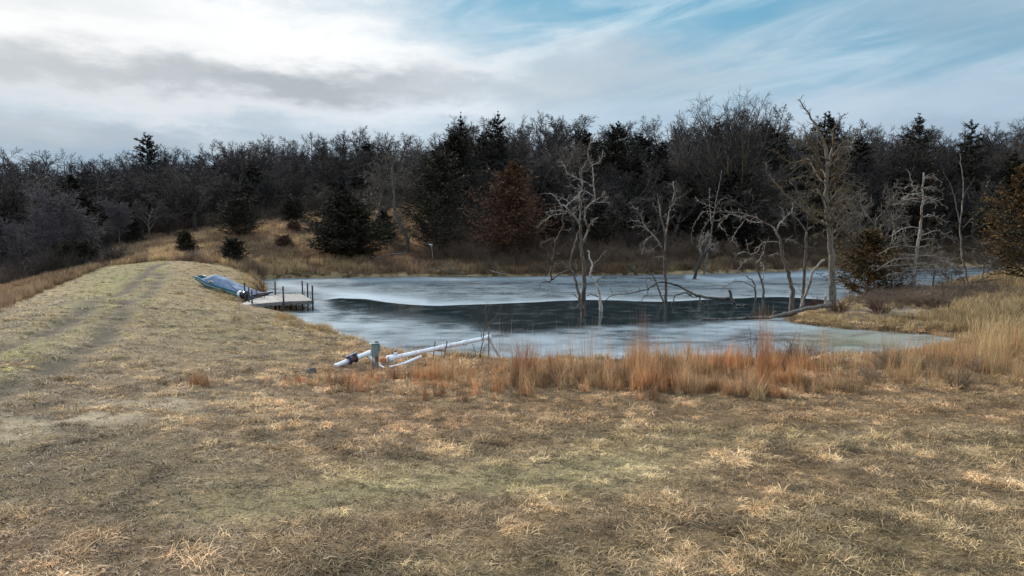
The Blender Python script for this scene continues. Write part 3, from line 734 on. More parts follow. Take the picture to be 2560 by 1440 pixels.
def bare_tree(seed, H=12, style='oak'):
    rng = np.random.default_rng(seed); tr = MB(); cr = MB()
    o = dict(oak=dict(tl=.46, n1=10, a1=.85, w=.13, n2=8, n3=8, n4=7, l1=.46, up=.07, r=.024),
             elm=dict(tl=.62, n1=12, a1=.55, w=.09, n2=8, n3=7, n4=5, l1=.46, up=.045, r=.02),
             vase=dict(tl=.5, n1=16, a1=.62, w=.09, n2=10, n3=8, n4=6, l1=.60, up=.05, r=.022),
             haze=dict(tl=.75, n1=16, a1=.65, w=.06, n2=9, n3=8, n4=5, l1=.38, up=.07, r=.011),
             scrub=dict(tl=.6, n1=11, a1=.9, w=.2, n2=7, n3=7, n4=5, l1=.45, up=.02, r=.014))[style]
    m0 = 9; T = grow(rng, np.array([[0, 0, -.15]]), np.array([[rng.normal(0, .1), rng.normal(0, .1), 1]]), np.array([H * o['tl']]), m0, o['w'] * .5, .05)
    R0 = taper(np.array([H * o['r']]), m0, .5); R0[:, 0] *= 1.35; tr.tubes(T, R0, 7)
    p, d, r, t = spawn(rng, T, R0, o['n1'], .38, 1.0, o['a1'], .22)
    L1 = H * o['l1'] * rng.uniform(.7, 1.1, len(p)) * (1.1 - .35 * t)
    B1 = grow(rng, p, d, L1, 7, o['w'], o['up'] + .05); R1 = taper(r * .62, 7, .28); tr.tubes(B1, R1, 5)
    p, d, r, t = spawn(rng, B1, R1, o['n2'], .2, 1.0, .75, .25)
    L2 = np.repeat(L1, o['n2']) * .46 * rng.uniform(.6, 1.15, len(p)) * (1.2 - .5 * t)
    B2 = grow(rng, p, d, L2, 5, o['w'] * 1.2, o['up']); R2 = taper(np.maximum(r * .6, .022), 5, .35); cr.tubes(B2, R2, 4)
    p, d, r, t = spawn(rng, B2, R2, o['n3'], .15, 1.0, .75, .3)
    L3 = np.repeat(L2, o['n3']) * .46 * rng.uniform(.5, 1.2, len(p)) * (1.1 - .4 * t)
    B3 = grow(rng, p, d, L3, 4, o['w'] * 1.0, o['up']); R3 = taper(np.maximum(r * .55, .013), 4, .5); cr.tubes(B3, R3, 3)
    p, d, r, t = spawn(rng, B3, R3, o['n4'], .1, 1.0, .7, .3)
    L4 = np.repeat(L3, o['n4']) * .55 * rng.uniform(.5, 1.3, len(p))
    B4 = grow(rng, p, d, L4, 3, .1, o['up']); cr.tubes(B4, taper(np.full(len(p), .0155), 3, .5), 3)
    top = max(v[:, 2].max() for v in cr.V); k = H / top
    for q in (tr, cr): q.V = [v * k for v in q.V]
    return tr, cr

def cedar(seed, H=9, wid=.27, nbr=130, ragged=.35, dens=1.0, shape=.8, base=.06, leaf=.15):
    """conifer: trunk and many small leaf faces on upswept boughs"""
    rng = np.random.default_rng(seed); tr = MB(); cr = MB()
    T = grow(rng, np.array([[0, 0, -.1]]), np.array([[0., 0, 1]]), np.array([H]), 9, .03, .05); T[:, :, 2] *= (H * .97) / T[0, -1, 2]
    R0 = taper(np.array([H * .018]), 9, .1); tr.tubes(T, R0, 6)
    p, d, r, t = spawn(rng, T, R0, nbr, base, .985, 1.25, .15)
    reach = H * wid * np.clip(1 - t, 0, 1) ** shape * np.clip(t / .12 + .45, 0, 1) * (1 + ragged * rng.normal(0, 1, len(p)))
    lob = 1 + .28 * np.sin(3 * np.arctan2(d[:, 1], d[:, 0]) + rng.uniform(0, 6) + t * 5); reach = np.maximum(reach * lob, .05 + .012 * H * (1 - t))
    tier = .042 * H; p = p.copy(); p[:, 2] = np.maximum(tier * (np.round(p[:, 2] / tier) + rng.normal(0, .14, len(p))), .05)
    d[:, 2] += .10 + .8 * np.clip(t - .75, 0, 1) * 4 * .6
    B1 = grow(rng, p, d, reach, 5, .07, .045); tr.tubes(B1, taper(np.full(len(p), .006 * H * .5), 5, .3), 3)
    ns = 11; p, d, r, tt = spawn(rng, B1, np.ones(B1.shape[:2]), ns, .18, 1.0, .7, .3)
    L2 = np.repeat(reach, ns) * .30 * rng.uniform(.5, 1.2, len(p)) + .04
    d[:, 2] *= .45; B2 = grow(rng, p, d, L2, 4, .10, .02)
    nl = int(9 * dens); p, d, r, t3 = spawn(rng, B2, np.ones(B2.shape[:2]), nl, .05, 1.0, .6, .35)
    d[:, 2] *= .6; d = norm(d + rng.normal(0, .2, d.shape)); n = len(p)
    Lf = leaf * rng.uniform(.6, 1.5, n) * np.repeat(np.repeat(np.clip(reach / (.07 * H), .35, 1), ns), nl); sdv = norm(np.cross(d, rng.normal(0, 1, (n, 3)))) * (Lf * .26)[:, None]
    V = np.stack([p - sdv, p + sdv, p + d * Lf[:, None]], 1).reshape(-1, 3)
    a = np.repeat(np.clip(rng.uniform(0, 1, n) * .6 + .4 * np.repeat(rng.uniform(0, 1, len(B2)), nl), 0, 1), 3)
    cr.add(V, None, np.arange(n * 3).reshape(-1, 3), a)
    return tr, cr

def shrub(seed, H=1.6, n=14, spread=.5, rmin=.006, lv=3, fine=1.0):
    rng = np.random.default_rng(seed); b = MB()
    p = np.stack([rng.normal(0, .12 * H, n), rng.normal(0, .12 * H, n), np.full(n, -.05)], 1)
    d = norm(np.stack([rng.normal(0, spread, n), rng.normal(0, spread, n), np.ones(n)], 1))
    L = H * rng.uniform(.6, 1.1, n); B = grow(rng, p, d, L, 6, .1, .02); R = taper(np.full(n, rmin * 1.6), 6, .4); b.tubes(B, R, 3, a=rng.uniform(0, 1, n))
    Lp = L
    for k in range(lv - 1):
        m = int((6 if k else 7) * fine); p, d, r, t = spawn(rng, B, R, m, .25, 1, .6, .25)
        Lp = np.repeat(Lp, m) * .42 * rng.uniform(.5, 1.3, len(p)); B = grow(rng, p, d, Lp, 4, .15, .03); R = taper(np.full(len(p), rmin * (.9 - .15 * k)), 4, .5)
        b.tubes(B, R, 3, a=rng.uniform(0, 1, len(p)))
    return b

# undergrowth: grey brown twiggy scrub under the wood and along the far shore
brush_p = []
for i in range(6):
    b = shrub(300 + i, 1.7, 12, .45, .010, 3); V = np.vstack(b.V); Q = np.vstack(b.Q); brush_p.append(proto(V, Q, np.concatenate(b.A), M['brush']))
def br_d(x, y):
    z = height(x, y); px, py = project(x, y, z); sd = pond_sd(x, y); ff = forest_front(px)
    a = sstep(y - ff, -5, 3) * (y < ff + 62) * .8
    s = (sd > .6) * (y > 60) * (px > 1080) * .9 + (sd > .8) * (y > 62) * (px < 1080) * (px > 200) * sstep(fbm(x * .18, y * .25, 81, 3), .52, .64) * .28
    l = (px < 225) * (y > 52) * (y < 80) * .5
    return np.clip(a + s + l, 0, 1)
x, y, z, px, py, sd = sample(62000, -110, 110, 50, 158, lambda x, y: br_d(x, y) * .55, .5)
g = np.broadcast_to(rgb(.075, .056, .047), (len(x), 3)).copy(); g = lerp(g, rgb(.15, .105, .08), sstep(fbm(x * .3, y * .3, 83, 3), .45, .62)); g = lerp(g, rgb(.06, .05, .05), ((px < 320) & (y > 64)) * .8)
g = lerp(g, rgb(.20, .14, .10), ((sd < 5) & (px > 900) & (y > 60)) * .6)
sc = RG.uniform(.5, 1.25, len(x)) * np.where((px > 330) & (px < 1080) & (y < 92), .4, 1) * np.clip(sd / 4, .45, 1) * (1 + 1.3 * sstep(y - forest_front(px), 14, 34))
scatter('undergrowth', np.stack([x, y, z], 1), g * RG.uniform(.7, 1.25, (len(x), 1)), sc, brush_p, 'leafless grey brown scrub filling the ground beneath the wood', 'undergrowth', .12, 9)
# low scrub on the peninsula
pn_p = []
for i in range(4):
    b = shrub(330 + i, .8, 16, .6, .006, 3); pn_p.append(proto(np.vstack(b.V), np.vstack(b.Q), np.concatenate(b.A), M['brush']))
def pn_d(x, y):
    z = height(x, y); px, py = project(x, y, z)
    return np.clip(blobm(px, py, 2400, 752, 130, 16) * .5 + blobm(px, py, 2230, 748, 70, 12) * .5 + blobm(px, py, 2380, 950, 330, 22) * .06, 0, 1) * (y < 60)
x, y, z, px, py, sd = sample(16000, 8, 40, 15, 52, lambda x, y: pn_d(x, y) * .8, .3)
g = lerp(np.broadcast_to(rgb(.12, .085, .06), (len(x), 3)), rgb(.24, .18, .14), RG.uniform(0, 1, len(x)))
scatter('low_scrub', np.stack([x, y, z], 1), g, RG.uniform(.5, 1.1, len(x)), pn_p, 'low tangled grey scrub on the spit and right hand bank', 'undergrowth', .15, 10)

# ------------------------------------------------------------------ individual trees
def tree_thing(name, parts, loc, label, cat, group=None, rz=0, sc=(1, 1, 1)):
    """parts: list of (name, mesh) under an empty at the foot of the tree"""
    r = thing(name, loc, label, cat, group); r.rotation_euler = (0, 0, rz); r.scale = sc
    for n, me in parts: link(bpy.data.objects.new(n, me), r)
    return r
def meshes(pair, mt, mc): return [('trunk', pair[0].mesh('trunk', [mt])), ('crown', pair[1].mesh('crown', [mc]))]

def copy_tree(src, loc, rz, sc, label, group):
    r = src.copy(); link(r); r.location = loc; r.rotation_euler = (0, 0, rz); r.scale = sc
    r['label'] = label; r['group'] = group
    for ch in src.children:
        c = ch.copy(); S.collection.objects.link(c); c.parent = r
    return r

random.seed(5)
KINDS = {}
def kind(key, name, parts, H, cat): KINDS[key] = dict(name=name, parts=parts, H=H, cat=cat, first=None)
for i in range(6): kind('oak%d' % i, 'bare_tree', meshes(bare_tree(20 + i, 12, 'oak'), M['bark_dark'], M['twig_dark']), 12, 'tree')
for i in range(2): kind('elm%d' % i, 'bare_tree', meshes(bare_tree(40 + i, 12, 'elm'), M['bark_dark'], M['twig_dark']), 12, 'tree')
for i in range(2): kind('pale%d' % i, 'bare_tree', meshes(bare_tree(45 + i, 11, 'elm'), M['bark_pale'], M['twig_grey']), 11, 'tree')
for i in range(2): kind('scrub%d' % i, 'bare_tree', meshes(bare_tree(50 + i, 6, 'scrub'), M['bark_grey'], M['twig_grey']), 6, 'tree')
for i in range(2): kind('haze%d' % i, 'bare_tree', meshes(bare_tree(60 + i, 7, 'haze'), M['twig_purple'], M['twig_purple']), 7, 'tree')
for i in range(4): kind('cedar%d' % i, 'cedar_tree', meshes(cedar(70 + i, 10, .30, 170, .42, leaf=.22, shape=.95), M['bark_dark'], M['cedar_green']), 10, 'tree')
for i in range(2): kind('brown%d' % i, 'cedar_tree', meshes(cedar(80 + i, 9, .32, 160, .42, leaf=.20, shape=.9), M['bark_dark'], M['cedar_brown']), 9, 'tree')

def plant(key, px, D, H, label, group, wide=1.0, rz=None, loc=None):
    k = KINDS[key]; loc = stand(px, D) if loc is None else loc; s = H / k['H']; sc = (s * wide, s * wide, s); rz = random.uniform(0, 6.28) if rz is None else rz
    if k['first'] is None:
        k['first'] = tree_thing(k['name'], k['parts'], loc, label, k['cat'], group, rz, sc); return k['first']
    return copy_tree(k['first'], loc, rz, sc, label, group)

SKY = np.array([(-200, 372), (0, 370), (100, 372), (200, 376), (300, 378), (420, 362), (500, 350), (600, 346), (700, 334), (760, 345), (800, 330), (900, 312), (950, 318), (1000, 335), (1060, 345), (1085, 350), (1100, 310), (1150, 298), (1230, 294), (1300, 287), (1400, 295), (1500, 287), (1600, 292), (1700, 278), (1760, 268), (1900, 262), (1950, 285), (2000, 300), (2050, 295), (2150, 302), (2250, 305), (2330, 312), (2400, 310), (2450, 315), (2560, 297), (2800, 290)])
def skyline(px): return float(np.interp(px, SKY[:, 0], SKY[:, 1]))
LM = [(40, 'left edge'), (190, 'purple grey saplings'), (378, 'domed cedar top'), (600, 'largest hillside bush'), (735, 'highest green hillside bush'), (868, 'broad olive cedar'), (1017, 'crooked grey trunk'),
      (1150, 'spiky topped cedar'), (1282, 'rust brown cedar'), (1455, 'pale branching dead tree'), (1560, 'round topped cedar'), (1662, 'forked dead tree'), (1760, 'thin straight dead tree'), (1830, 'tallest leafless tree'),
      (1960, 'leaning dead tree'), (2081, 'tallest dead tree'), (2180, 'orange brown cedar'), (2290, 'dead conifer'), (2410, 'slender forked dead tree'), (2580, 'right edge')]
ROWS = ['front row', 'second row', 'third row', 'fourth row', 'skyline row']
forest = []
def label_forest():
    sets = {}
    for o, px, k, ty in forest:
        lm = min(LM, key=lambda q: abs(q[0] - px))[1]; sets.setdefault((lm, k, ty), []).append((px, o))
    for (lm, k, ty), lst in sets.items():
        lst.sort(key=lambda q: q[0]); n = len(lst)
        for i, (px, o) in enumerate(lst):
            w = '' if n == 1 else ', ' + (['left one', 'right one'][i] if n == 2 else 'leftmost' if i == 0 else 'rightmost' if i == n - 1 else ('middle one' if n == 3 else ['', 'second', 'third', 'fourth', 'fifth', 'sixth'][min(i, 5)] + ' from left'))
            o['label'] = ty + ', ' + ROWS[k] + ' of wood behind ' + lm + w
n_forest = 0
for k, off in enumerate((2, 9, 18, 29, 42)):
    px = -160 + random.uniform(0, 60)
    while px < 2740:
        D = float(forest_front(px)) + off + random.uniform(-3, 3)
        if D < 60: D = 60
        step = random.uniform(3.0, 4.6) * F_PX / D
        loc = stand(px, D)
        ty = skyline(px) + {0: random.uniform(70, 190), 1: random.uniform(40, 130), 2: random.uniform(20, 80), 3: random.uniform(4, 40), 4: random.uniform(-8, 16)}[k]
        H = CAM_H + (560 - ty) * D / F_PX - loc[2]; H = min(max(H, 4.0), 19)
        right = px > 1080
        c = random.random()
        ced = .44 if right else .14
        if k == 4: ced *= .12
        if k == 3: ced *= .6
        if k == 0 and not right: ced = .05
        if c < ced:
            key = random.choice(['cedar0', 'cedar1', 'cedar2', 'cedar3', 'cedar0', 'brown0', 'brown1'] if right else ['cedar0', 'cedar1', 'cedar2'])
            lab = 'dark evergreen cedar' if key[0] == 'c' else 'brownish cedar'; wd = random.uniform(1.1, 1.6)
        else:
            key = random.choice(['oak0', 'oak1', 'oak2', 'oak3', 'oak4', 'oak5', 'elm0', 'elm1'] if k else ['oak0', 'oak2', 'oak4', 'scrub0', 'elm1'])
            lab = 'dark leafless tree'
            if k >= 3: key = 'oak%d' % random.randrange(6)
            if k in (0, 1, 2) and random.random() < (.26 if right else .10) and (right or k): key = random.choice(['pale0', 'pale1']); lab = 'grey barked leafless tree'
            wd = random.uniform(1.15, 1.5) * min(1.25, max(.8, 11 / H))
        gname = 'cedars of the wood' if c < ced else 'leafless trees of the wood'
        if c < ced: H = max(4, H - random.uniform(.4, 2.6))
        forest.append((plant(key, px, D, H, lab, gname, wd, loc=loc), px, k, lab)); n_forest += 1
        px += step
label_forest(); print('forest', n_forest)

# singled-out trees and bushes
def single(name, pair, mt, mc, px, D, label, cat, rz=0, foot_py=None):
    loc = stand(px, D); return tree_thing(name, meshes(pair, mt, mc), loc, label, cat, None, rz)
def topH(px, py, D): return CAM_H + (560 - py) * D / F_PX - stand(px, D)[2]
single('cedar_tree', cedar(101, topH(378, 332, 118), .30, 150, .3, leaf=.25), M['bark_dark'], M['cedar_green'], 378, 118, 'dark cedar whose domed top pokes above the left treeline', 'tree')
single('bare_tree', bare_tree(102, topH(1830, 216, 81), 'vase'), M['twig_lichen'], M['twig_dark'], 1830, 81, 'tallest leafless tree, its vase shaped crown rising highest above the wood', 'tree')
for i, (a, b, D) in enumerate([(1152, 282, 92), (1236, 275, 93)]):
    single('cedar_tree', cedar(103 + i, topH(a, b, D), .30, 190, .45, leaf=.2, shape=1.1), M['bark_dark'], M['cedar_green'], a, D, ['narrow cedar with a spiky top at the left end of the high wood', 'cedar with thin double spire just right of the spiky cedar'][i], 'tree')
single('cedar_tree', cedar(105, topH(2287, 280, 98), .26, 150, .35, leaf=.26), M['bark_dark'], M['cedar_brown'], 2287, 98, 'cedar with pointed reddish top on the skyline above the dead conifer', 'tree')
single('cedar_tree', cedar(106, topH(2408, 296, 99), .24, 140, .35, leaf=.24), M['bark_dark'], M['cedar_green'], 2408, 99, 'dark pointed cedar on the skyline right of the reddish cedar top', 'tree')
single('cedar_tree', cedar(107, topH(2050, 283, 97), .34, 170, .35, leaf=.26), M['bark_dark'], M['cedar_green'], 2050, 97, 'broad dark cedar on the skyline behind the tallest dead tree', 'tree')
single('cedar_tree', cedar(108, topH(1535, 305, 94), .34, 160, .3, leaf=.26), M['bark_dark'], M['cedar_green'], 1535, 94, 'broad round topped cedar on the skyline behind the branching dead trees', 'tree')
single('cedar_tree', cedar(109, topH(1130, 330, 86), .42, 240, .3, leaf=.24), M['bark_dark'], M['cedar_green'], 1140, 86, 'tall dark cedar where the high wood begins, left of the rust coloured cedar', 'tree')
single('cedar_tree', cedar(110, topH(1282, 400, 73), .44, 280, .3, leaf=.2, shape=.8), M['bark_dark'], M['cedar_rust'], 1282, 73, 'dying cedar with rust brown foliage behind the far shore', 'tree')
single('cedar_tree', cedar(111, topH(868, 478, 70.5), .60, 360, .20, leaf=.22, shape=.85, base=.01, dens=1.5), M['bark_dark'], M['cedar_brown'], 868, 70.5, 'broad dark olive cedar at the foot of the grassy hill by the far shore', 'tree')
single('cedar_tree', cedar(112, topH(968, 520, 78), .30, 130, .3, leaf=.18), M['bark_dark'], M['cedar_green'], 962, 78, 'small dark cedar behind the crooked grey trunk', 'tree')
single('cedar_tree', cedar(113, topH(1080, 385, 74), .42, 240, .3, leaf=.2, shape=.6), M['bark_dark'], M['cedar_brown'], 1090, 74, 'brown green cedar thicket between crooked trunk and rust coloured cedar', 'tree')
single('cedar_tree', cedar(114, topH(1500, 500, 77), .5, 150, .3, leaf=.16), M['bark_grey'], M['cedar_brown'], 1500, 77, 'sparse olive cedar directly behind the branching dead trees', 'tree')
single('cedar_tree', cedar(115, topH(2166, 580, 45.5), .52, 190, .25, leaf=.12, shape=.5, base=.03), M['bark_dark'], M['cedar_orange'], 2166, 45.5, 'low bushy orange brown cedar on the spit beside the tall dead trunk', 'tree')
single('cedar_tree', cedar(116, topH(2560, 425, 42), .42, 240, .3, leaf=.13, shape=.55, base=.12), M['bark_dark'], M['cedar_orange'], 2568, 42, 'large orange green cedar cut by the right edge of the view', 'tree')
single('cedar_tree', cedar(117, topH(1880, 590, 78), .5, 120, .3, leaf=.16), M['bark_dark'], M['cedar_orange'], 1885, 78, 'orange tinged cedar bush on the far shore behind the leaning dead tree', 'tree')
single('cedar_tree', cedar(118, topH(1735, 440, 82), .34, 140, .3, leaf=.2), M['bark_dark'], M['cedar_brown'], 1735, 82, 'brown cedar behind the thin straight dead trunk', 'tree')
# bushes on the hillside
for i, (a, D, t, lab) in enumerate([(2215, 47, 610, 'bare tangled shrub tree between orange brown cedar and dead conifer'), (2255, 50, 640, 'low bare tangle just left of the dead conifer foot'), (2330, 49, 600, 'bare tangled shrub tree just right of the dead conifer'), (2375, 46, 650, 'low bare tangle between dead conifer and slender dead tree'), (2450, 48, 590, 'bare tangled shrub tree right of the slender dead tree'), (2500, 50, 640, 'low bare tangle beside the large orange green cedar'), (2130, 52, 600, 'bare drooping shrub tree behind the tallest dead trunk')]):
    plant('scrub%d' % (i % 2), a, D, topH(a, t, D), lab, 'bare shrub trees along the spit', 1.25)
def bush(seed, px, D, top, label, m='cedar_green', wid=.45, leaf=.11, n=110):
    H = topH(px, top, D); single('cedar_bush', cedar(seed, H, wid, n + 40, .22, leaf=leaf, shape=.27, base=.02), M['bark_dark'], M[m], px, D, label, 'bush')
bush(121, 600, 76, 506, 'largest round dark cedar bush on the left hillside', 'cedar_brown', .62, .14, 150)
bush(122, 735, 86, 502, 'round dark green cedar bush highest on the grassy hillside', 'cedar_green', .6, .13)
bush(123, 735, 78, 558, 'small reddish bush midway up the grassy hillside', 'shrub_red', .6)
bush(124, 712, 72, 594, 'small reddish bush low on the grassy hillside', 'shrub_red', .6)
bush(125, 470, 66, 584, 'small upright dark cedar bush beyond the end of the track', 'cedar_brown', .42)
bush(126, 582, 64.5, 602, 'small round dark cedar bush above the shore beyond the boat', 'cedar_green', .55)
bush(127, 196, 56, 618, 'low wide dark bush at the foot of the purple grey saplings', 'cedar_brown', .75, .14, 150)
# purplish trees left
for i, (a, D, t, lab) in enumerate([(160, 60, 452, 'tall purple grey sapling with fine twigs left of the dam'), (105, 57, 510, 'purple grey sapling left of the tallest one by the dam'), (60, 59, 540, 'slender grey sapling nearest the left edge beyond the dam'), (205, 62, 520, 'purple grey sapling right of the tallest one by the dam'), (300, 76, 490, 'spreading pinkish grey tree beyond the end of the dam')]):
    plant('haze%d' % (i % 2), a, D, topH(a, t, D), lab, 'purple grey saplings beyond the dam', 1.15)
plant('scrub0', 375, 80, topH(375, 470, 80), 'crooked pale limbed tree at the wood edge beyond the track', 'scrubby trees at the wood edge')
for a, D, t, lab in [(1640, 80, 470, 'twisted grey scrub tree behind the forked dead tree'), (1310, 79, 470, 'grey scrub tree behind the rust coloured cedar'), (940, 80, 400, 'spreading grey brown tree behind the crooked grey trunk'), (1860, 82, 400, 'grey tree with spreading limbs behind the leaning dead tree'), (2180, 60, 450, 'drooping twiggy tree behind the orange brown cedar')]:
    plant('scrub1', a, D, topH(a, t, D), lab, 'scrubby trees at the wood edge', 1.1)

# ------------------------------------------------------------------ dead trees traced limb by limb, each with its own depth
def smooth(P, n=4):
    P = np.asarray(P, float)
    if len(P) < 3: t = np.linspace(0, 1, n + 1)[:, None]; return P[0] * (1 - t) + P[-1] * t
    Q = np.vstack([2 * P[0] - P[1], P, 2 * P[-1] - P[-2]]); out = []
    for i in range(1, len(Q) - 2):
        for t in np.arange(n) / n:
            a, b, c, d = Q[i - 1], Q[i], Q[i + 1], Q[i + 2]
            out.append(.5 * ((2 * b) + (-a + c) * t + (2 * a - 5 * b + 4 * c - d) * t * t + (-a + 3 * b - 3 * c + d) * t ** 3))
    out.append(P[-1]); return np.array(out)

def traced(name, label, cat, D, trunk, limbs, mt, ml=None, seed=0, twigs=5, twig_len=.55, twig_r=.009, lean=0.0, sub=4, group=None, cap=False, twig_lv=2, base_drop=.12, part='limb'):
    """trunk/limbs: ([(px,py)...], r_start_px, r_end_px[, depth slope])"""
    rng = np.random.default_rng(seed); ml = ml or mt; known = []
    def lift(pl, r0, r1, slope, first):
        pl = np.array(pl, float)
        if first: d0 = D
        else:
            K = np.vstack(known); j = np.argmin(np.hypot(K[:, 0] - pl[0, 0], K[:, 1] - pl[0, 1])); d0 = K[j, 2]
        s = np.concatenate([[0], np.cumsum(np.hypot(*np.diff(pl, axis=0).T))]) * d0 / F_PX
        dd = d0 + slope * s; P = np.array([at_depth(a, b, q) for (a, b), q in zip(pl, dd)])
        Ps = smooth(P); m = len(Ps); dense = smooth(np.column_stack([pl, dd])); known.append(dense)
        jit = rng.normal(0, 1, (m, 3)) * np.linspace(.012, .03, m)[:, None]; jit[0] = 0; Ps = Ps + jit * (0 if first and m < 6 else 1)
        R = np.linspace(r0 * .88, r1 * .9, m) * d0 / F_PX * (1 + rng.normal(0, .05, m)); return Ps, np.maximum(R, .008)
    P0, R0 = lift(trunk[0], trunk[1], trunk[2], trunk[3] if len(trunk) > 3 else lean, True)
    org = P0[0].copy(); root = thing(name, org, label, cat, group)
    P0 = np.vstack([P0[0] - (P0[1] - P0[0]) / np.linalg.norm(P0[1] - P0[0]) * base_drop * (0 if cap else 1), P0]); R0 = np.concatenate([[R0[0] * 1.25], R0])
    b = MB(); b.tubes(P0, R0, 9, cap=True); b.obj('trunk', mt, root, origin=org)
    alls = [(P0, R0)]
    for l in limbs:
        slope = l[3] if len(l) > 3 else rng.uniform(-.7, .7)
        P, R = lift(l[0], l[1], l[2], slope, False); b = MB(); b.tubes(P, R, 6, cap=True); b.obj(part, ml, root, origin=org); alls.append((P, R))
    if twigs:
        b = MB()
        for P, R in (alls[1:] if len(alls) > 1 else alls):
            L = np.linalg.norm(np.diff(P, axis=0), axis=1).sum(); n = max(2, int(L * twigs))
            p, d, r, t = spawn(rng, P[None], R[None], n, .2, 1, .85, .3); Lt = twig_len * rng.uniform(.3, 1.2, n) * (1.1 - .5 * t)
            B = grow(rng, p, d, Lt, 5, .22, .03); RR = taper(np.minimum(np.full(n, twig_r * 1.5), r * .6), 5, .4); b.tubes(B, RR, 4)
            if twig_lv > 1:
                p, d, r, t = spawn(rng, B, RR, 4, .2, 1, .8, .3); Lt2 = np.repeat(Lt, 4) * .5 * rng.uniform(.4, 1.2, len(p))
                B = grow(rng, p, d, Lt2, 4, .25, .02); R2 = taper(np.full(len(p), twig_r * .8), 4, .5); b.tubes(B, R2, 3)
                if twig_lv > 2:
                    p, d, r, t = spawn(rng, B, R2, 4, .2, 1, .7, .3); B = grow(rng, p, d, np.repeat(Lt2, 4) * .6, 3, .25, -.02); b.tubes(B, taper(np.full(len(p), twig_r * .7), 3, .5), 3)
        b.obj('twigs', ml, root, origin=org)
    return root
def Dz(py, z=0.0): return at_plane(1280, py, z)[1]

dA = Dz(793)
traced('dead_tree', 'pale branching dead tree standing in the dark ice, nearest of the pond trees', 'dead tree', dA,
       ([(1458, 795), (1459, 764), (1460, 736), (1461, 700), (1460, 672), (1456, 640), (1453, 615), (1449, 561)], 7.5, 3.6, .02),
       [([(1449, 561), (1440, 547), (1431, 535), (1413, 518), (1404, 514)], 3.2, 2), ([(1435, 541), (1413, 529), (1384, 527), (1362, 532)], 2.0, .8),
        ([(1417, 533), (1398, 536), (1380, 540), (1355, 557), (1344, 572)], 1.8, .8), ([(1449, 561), (1451, 535), (1449, 510), (1448, 492), (1436, 500), (1428, 505)], 3, 1.2),
        ([(1456, 612), (1471, 572), (1480, 556), (1489, 547)], 3.2, 1.5), ([(1471, 575), (1462, 545), (1465, 521), (1485, 503), (1489, 500)], 2.6, 1.8),
        ([(1489, 500), (1485, 474), (1483, 445), (1480, 413), (1473, 395), (1471, 370), (1478, 352)], 2, .8), ([(1481, 413), (1500, 402), (1509, 377)], 1.3, .6),
        ([(1485, 505), (1507, 505), (1529, 507)], 1.5, .7), ([(1492, 500), (1504, 490), (1514, 482)], 1.3, .6), ([(1487, 492), (1467, 480), (1453, 476), (1424, 460)], 1.7, .7),
        ([(1485, 467), (1453, 449), (1424, 438), (1409, 413), (1402, 402)], 1.6, .6), ([(1456, 451), (1453, 427), (1462, 413)], 1.1, .5), ([(1413, 518), (1431, 500), (1453, 478), (1456, 452)], 1.8, 1.1),
        ([(1402, 514), (1391, 496), (1373, 482)], 1.4, .6), ([(1423, 508), (1415, 498), (1402, 494)], 1.1, .5), ([(1450, 520), (1456, 508), (1460, 495)], 1.3, .5)],
       M['dead_brown'], M['dead_pale'], 11, 8, .48, .009)
traced('dead_tree', 'dark brown dead trunk leaning left, joined at the foot to the pale branching tree', 'dead tree', dA - .25,
       ([(1456, 772), (1450, 745), (1444, 722), (1436, 690), (1425, 667), (1431, 632), (1441, 602), (1446, 576)], 4.5, 2.2, .03),
       [([(1423, 673), (1412, 662), (1406, 654)], 2, 1), ([(1426, 674), (1397, 686), (1381, 698), (1374, 705), (1357, 705), (1348, 722)], 2.6, .8),
        ([(1381, 698), (1378, 682), (1385, 663), (1404, 657)], 1.6, .8), ([(1379, 700), (1377, 680), (1384, 648), (1388, 608), (1406, 572), (1406, 540), (1404, 514)], 2.6, 1.6),
        ([(1406, 574), (1418, 576), (1431, 572)], 1.8, .9), ([(1381, 656), (1365, 627), (1353, 612), (1364, 604), (1381, 596), (1389, 600)], 1.4, .7), ([(1436, 692), (1450, 682), (1459, 682)], 1.6, 1),
        ([(1441, 676), (1441, 660), (1439, 648)], 1.6, 1.2), ([(1447, 750), (1440, 740), (1434, 735)], 1.2, .7), ([(1452, 757), (1444, 768), (1440, 768)], 1.6, 1)],
       M['dead_brown'], M['dead_brown'], 12, 4, .35, .010)
traced('dead_tree', 'bleached white dead trunk curving left with a forked top, right of the branching tree', 'dead tree', Dz(778),
       ([(1503, 779), (1500, 752), (1499, 738), (1494, 718), (1482, 698), (1476, 688), (1480, 663), (1473, 640), (1472, 627)], 5.2, 1.6, .0),
       [([(1481, 663), (1496, 651), (1508, 636), (1517, 626)], 2, .8), ([(1495, 742), (1479, 735), (1467, 739)], 1.8, .9), ([(1490, 708), (1500, 696), (1521, 690), (1538, 694)], 1.6, .6), ([(1488, 706), (1478, 707), (1465, 712)], 1.6, .8)],
       M['dead_white'], M['dead_brown'], 13, 1.5, .25, .008)
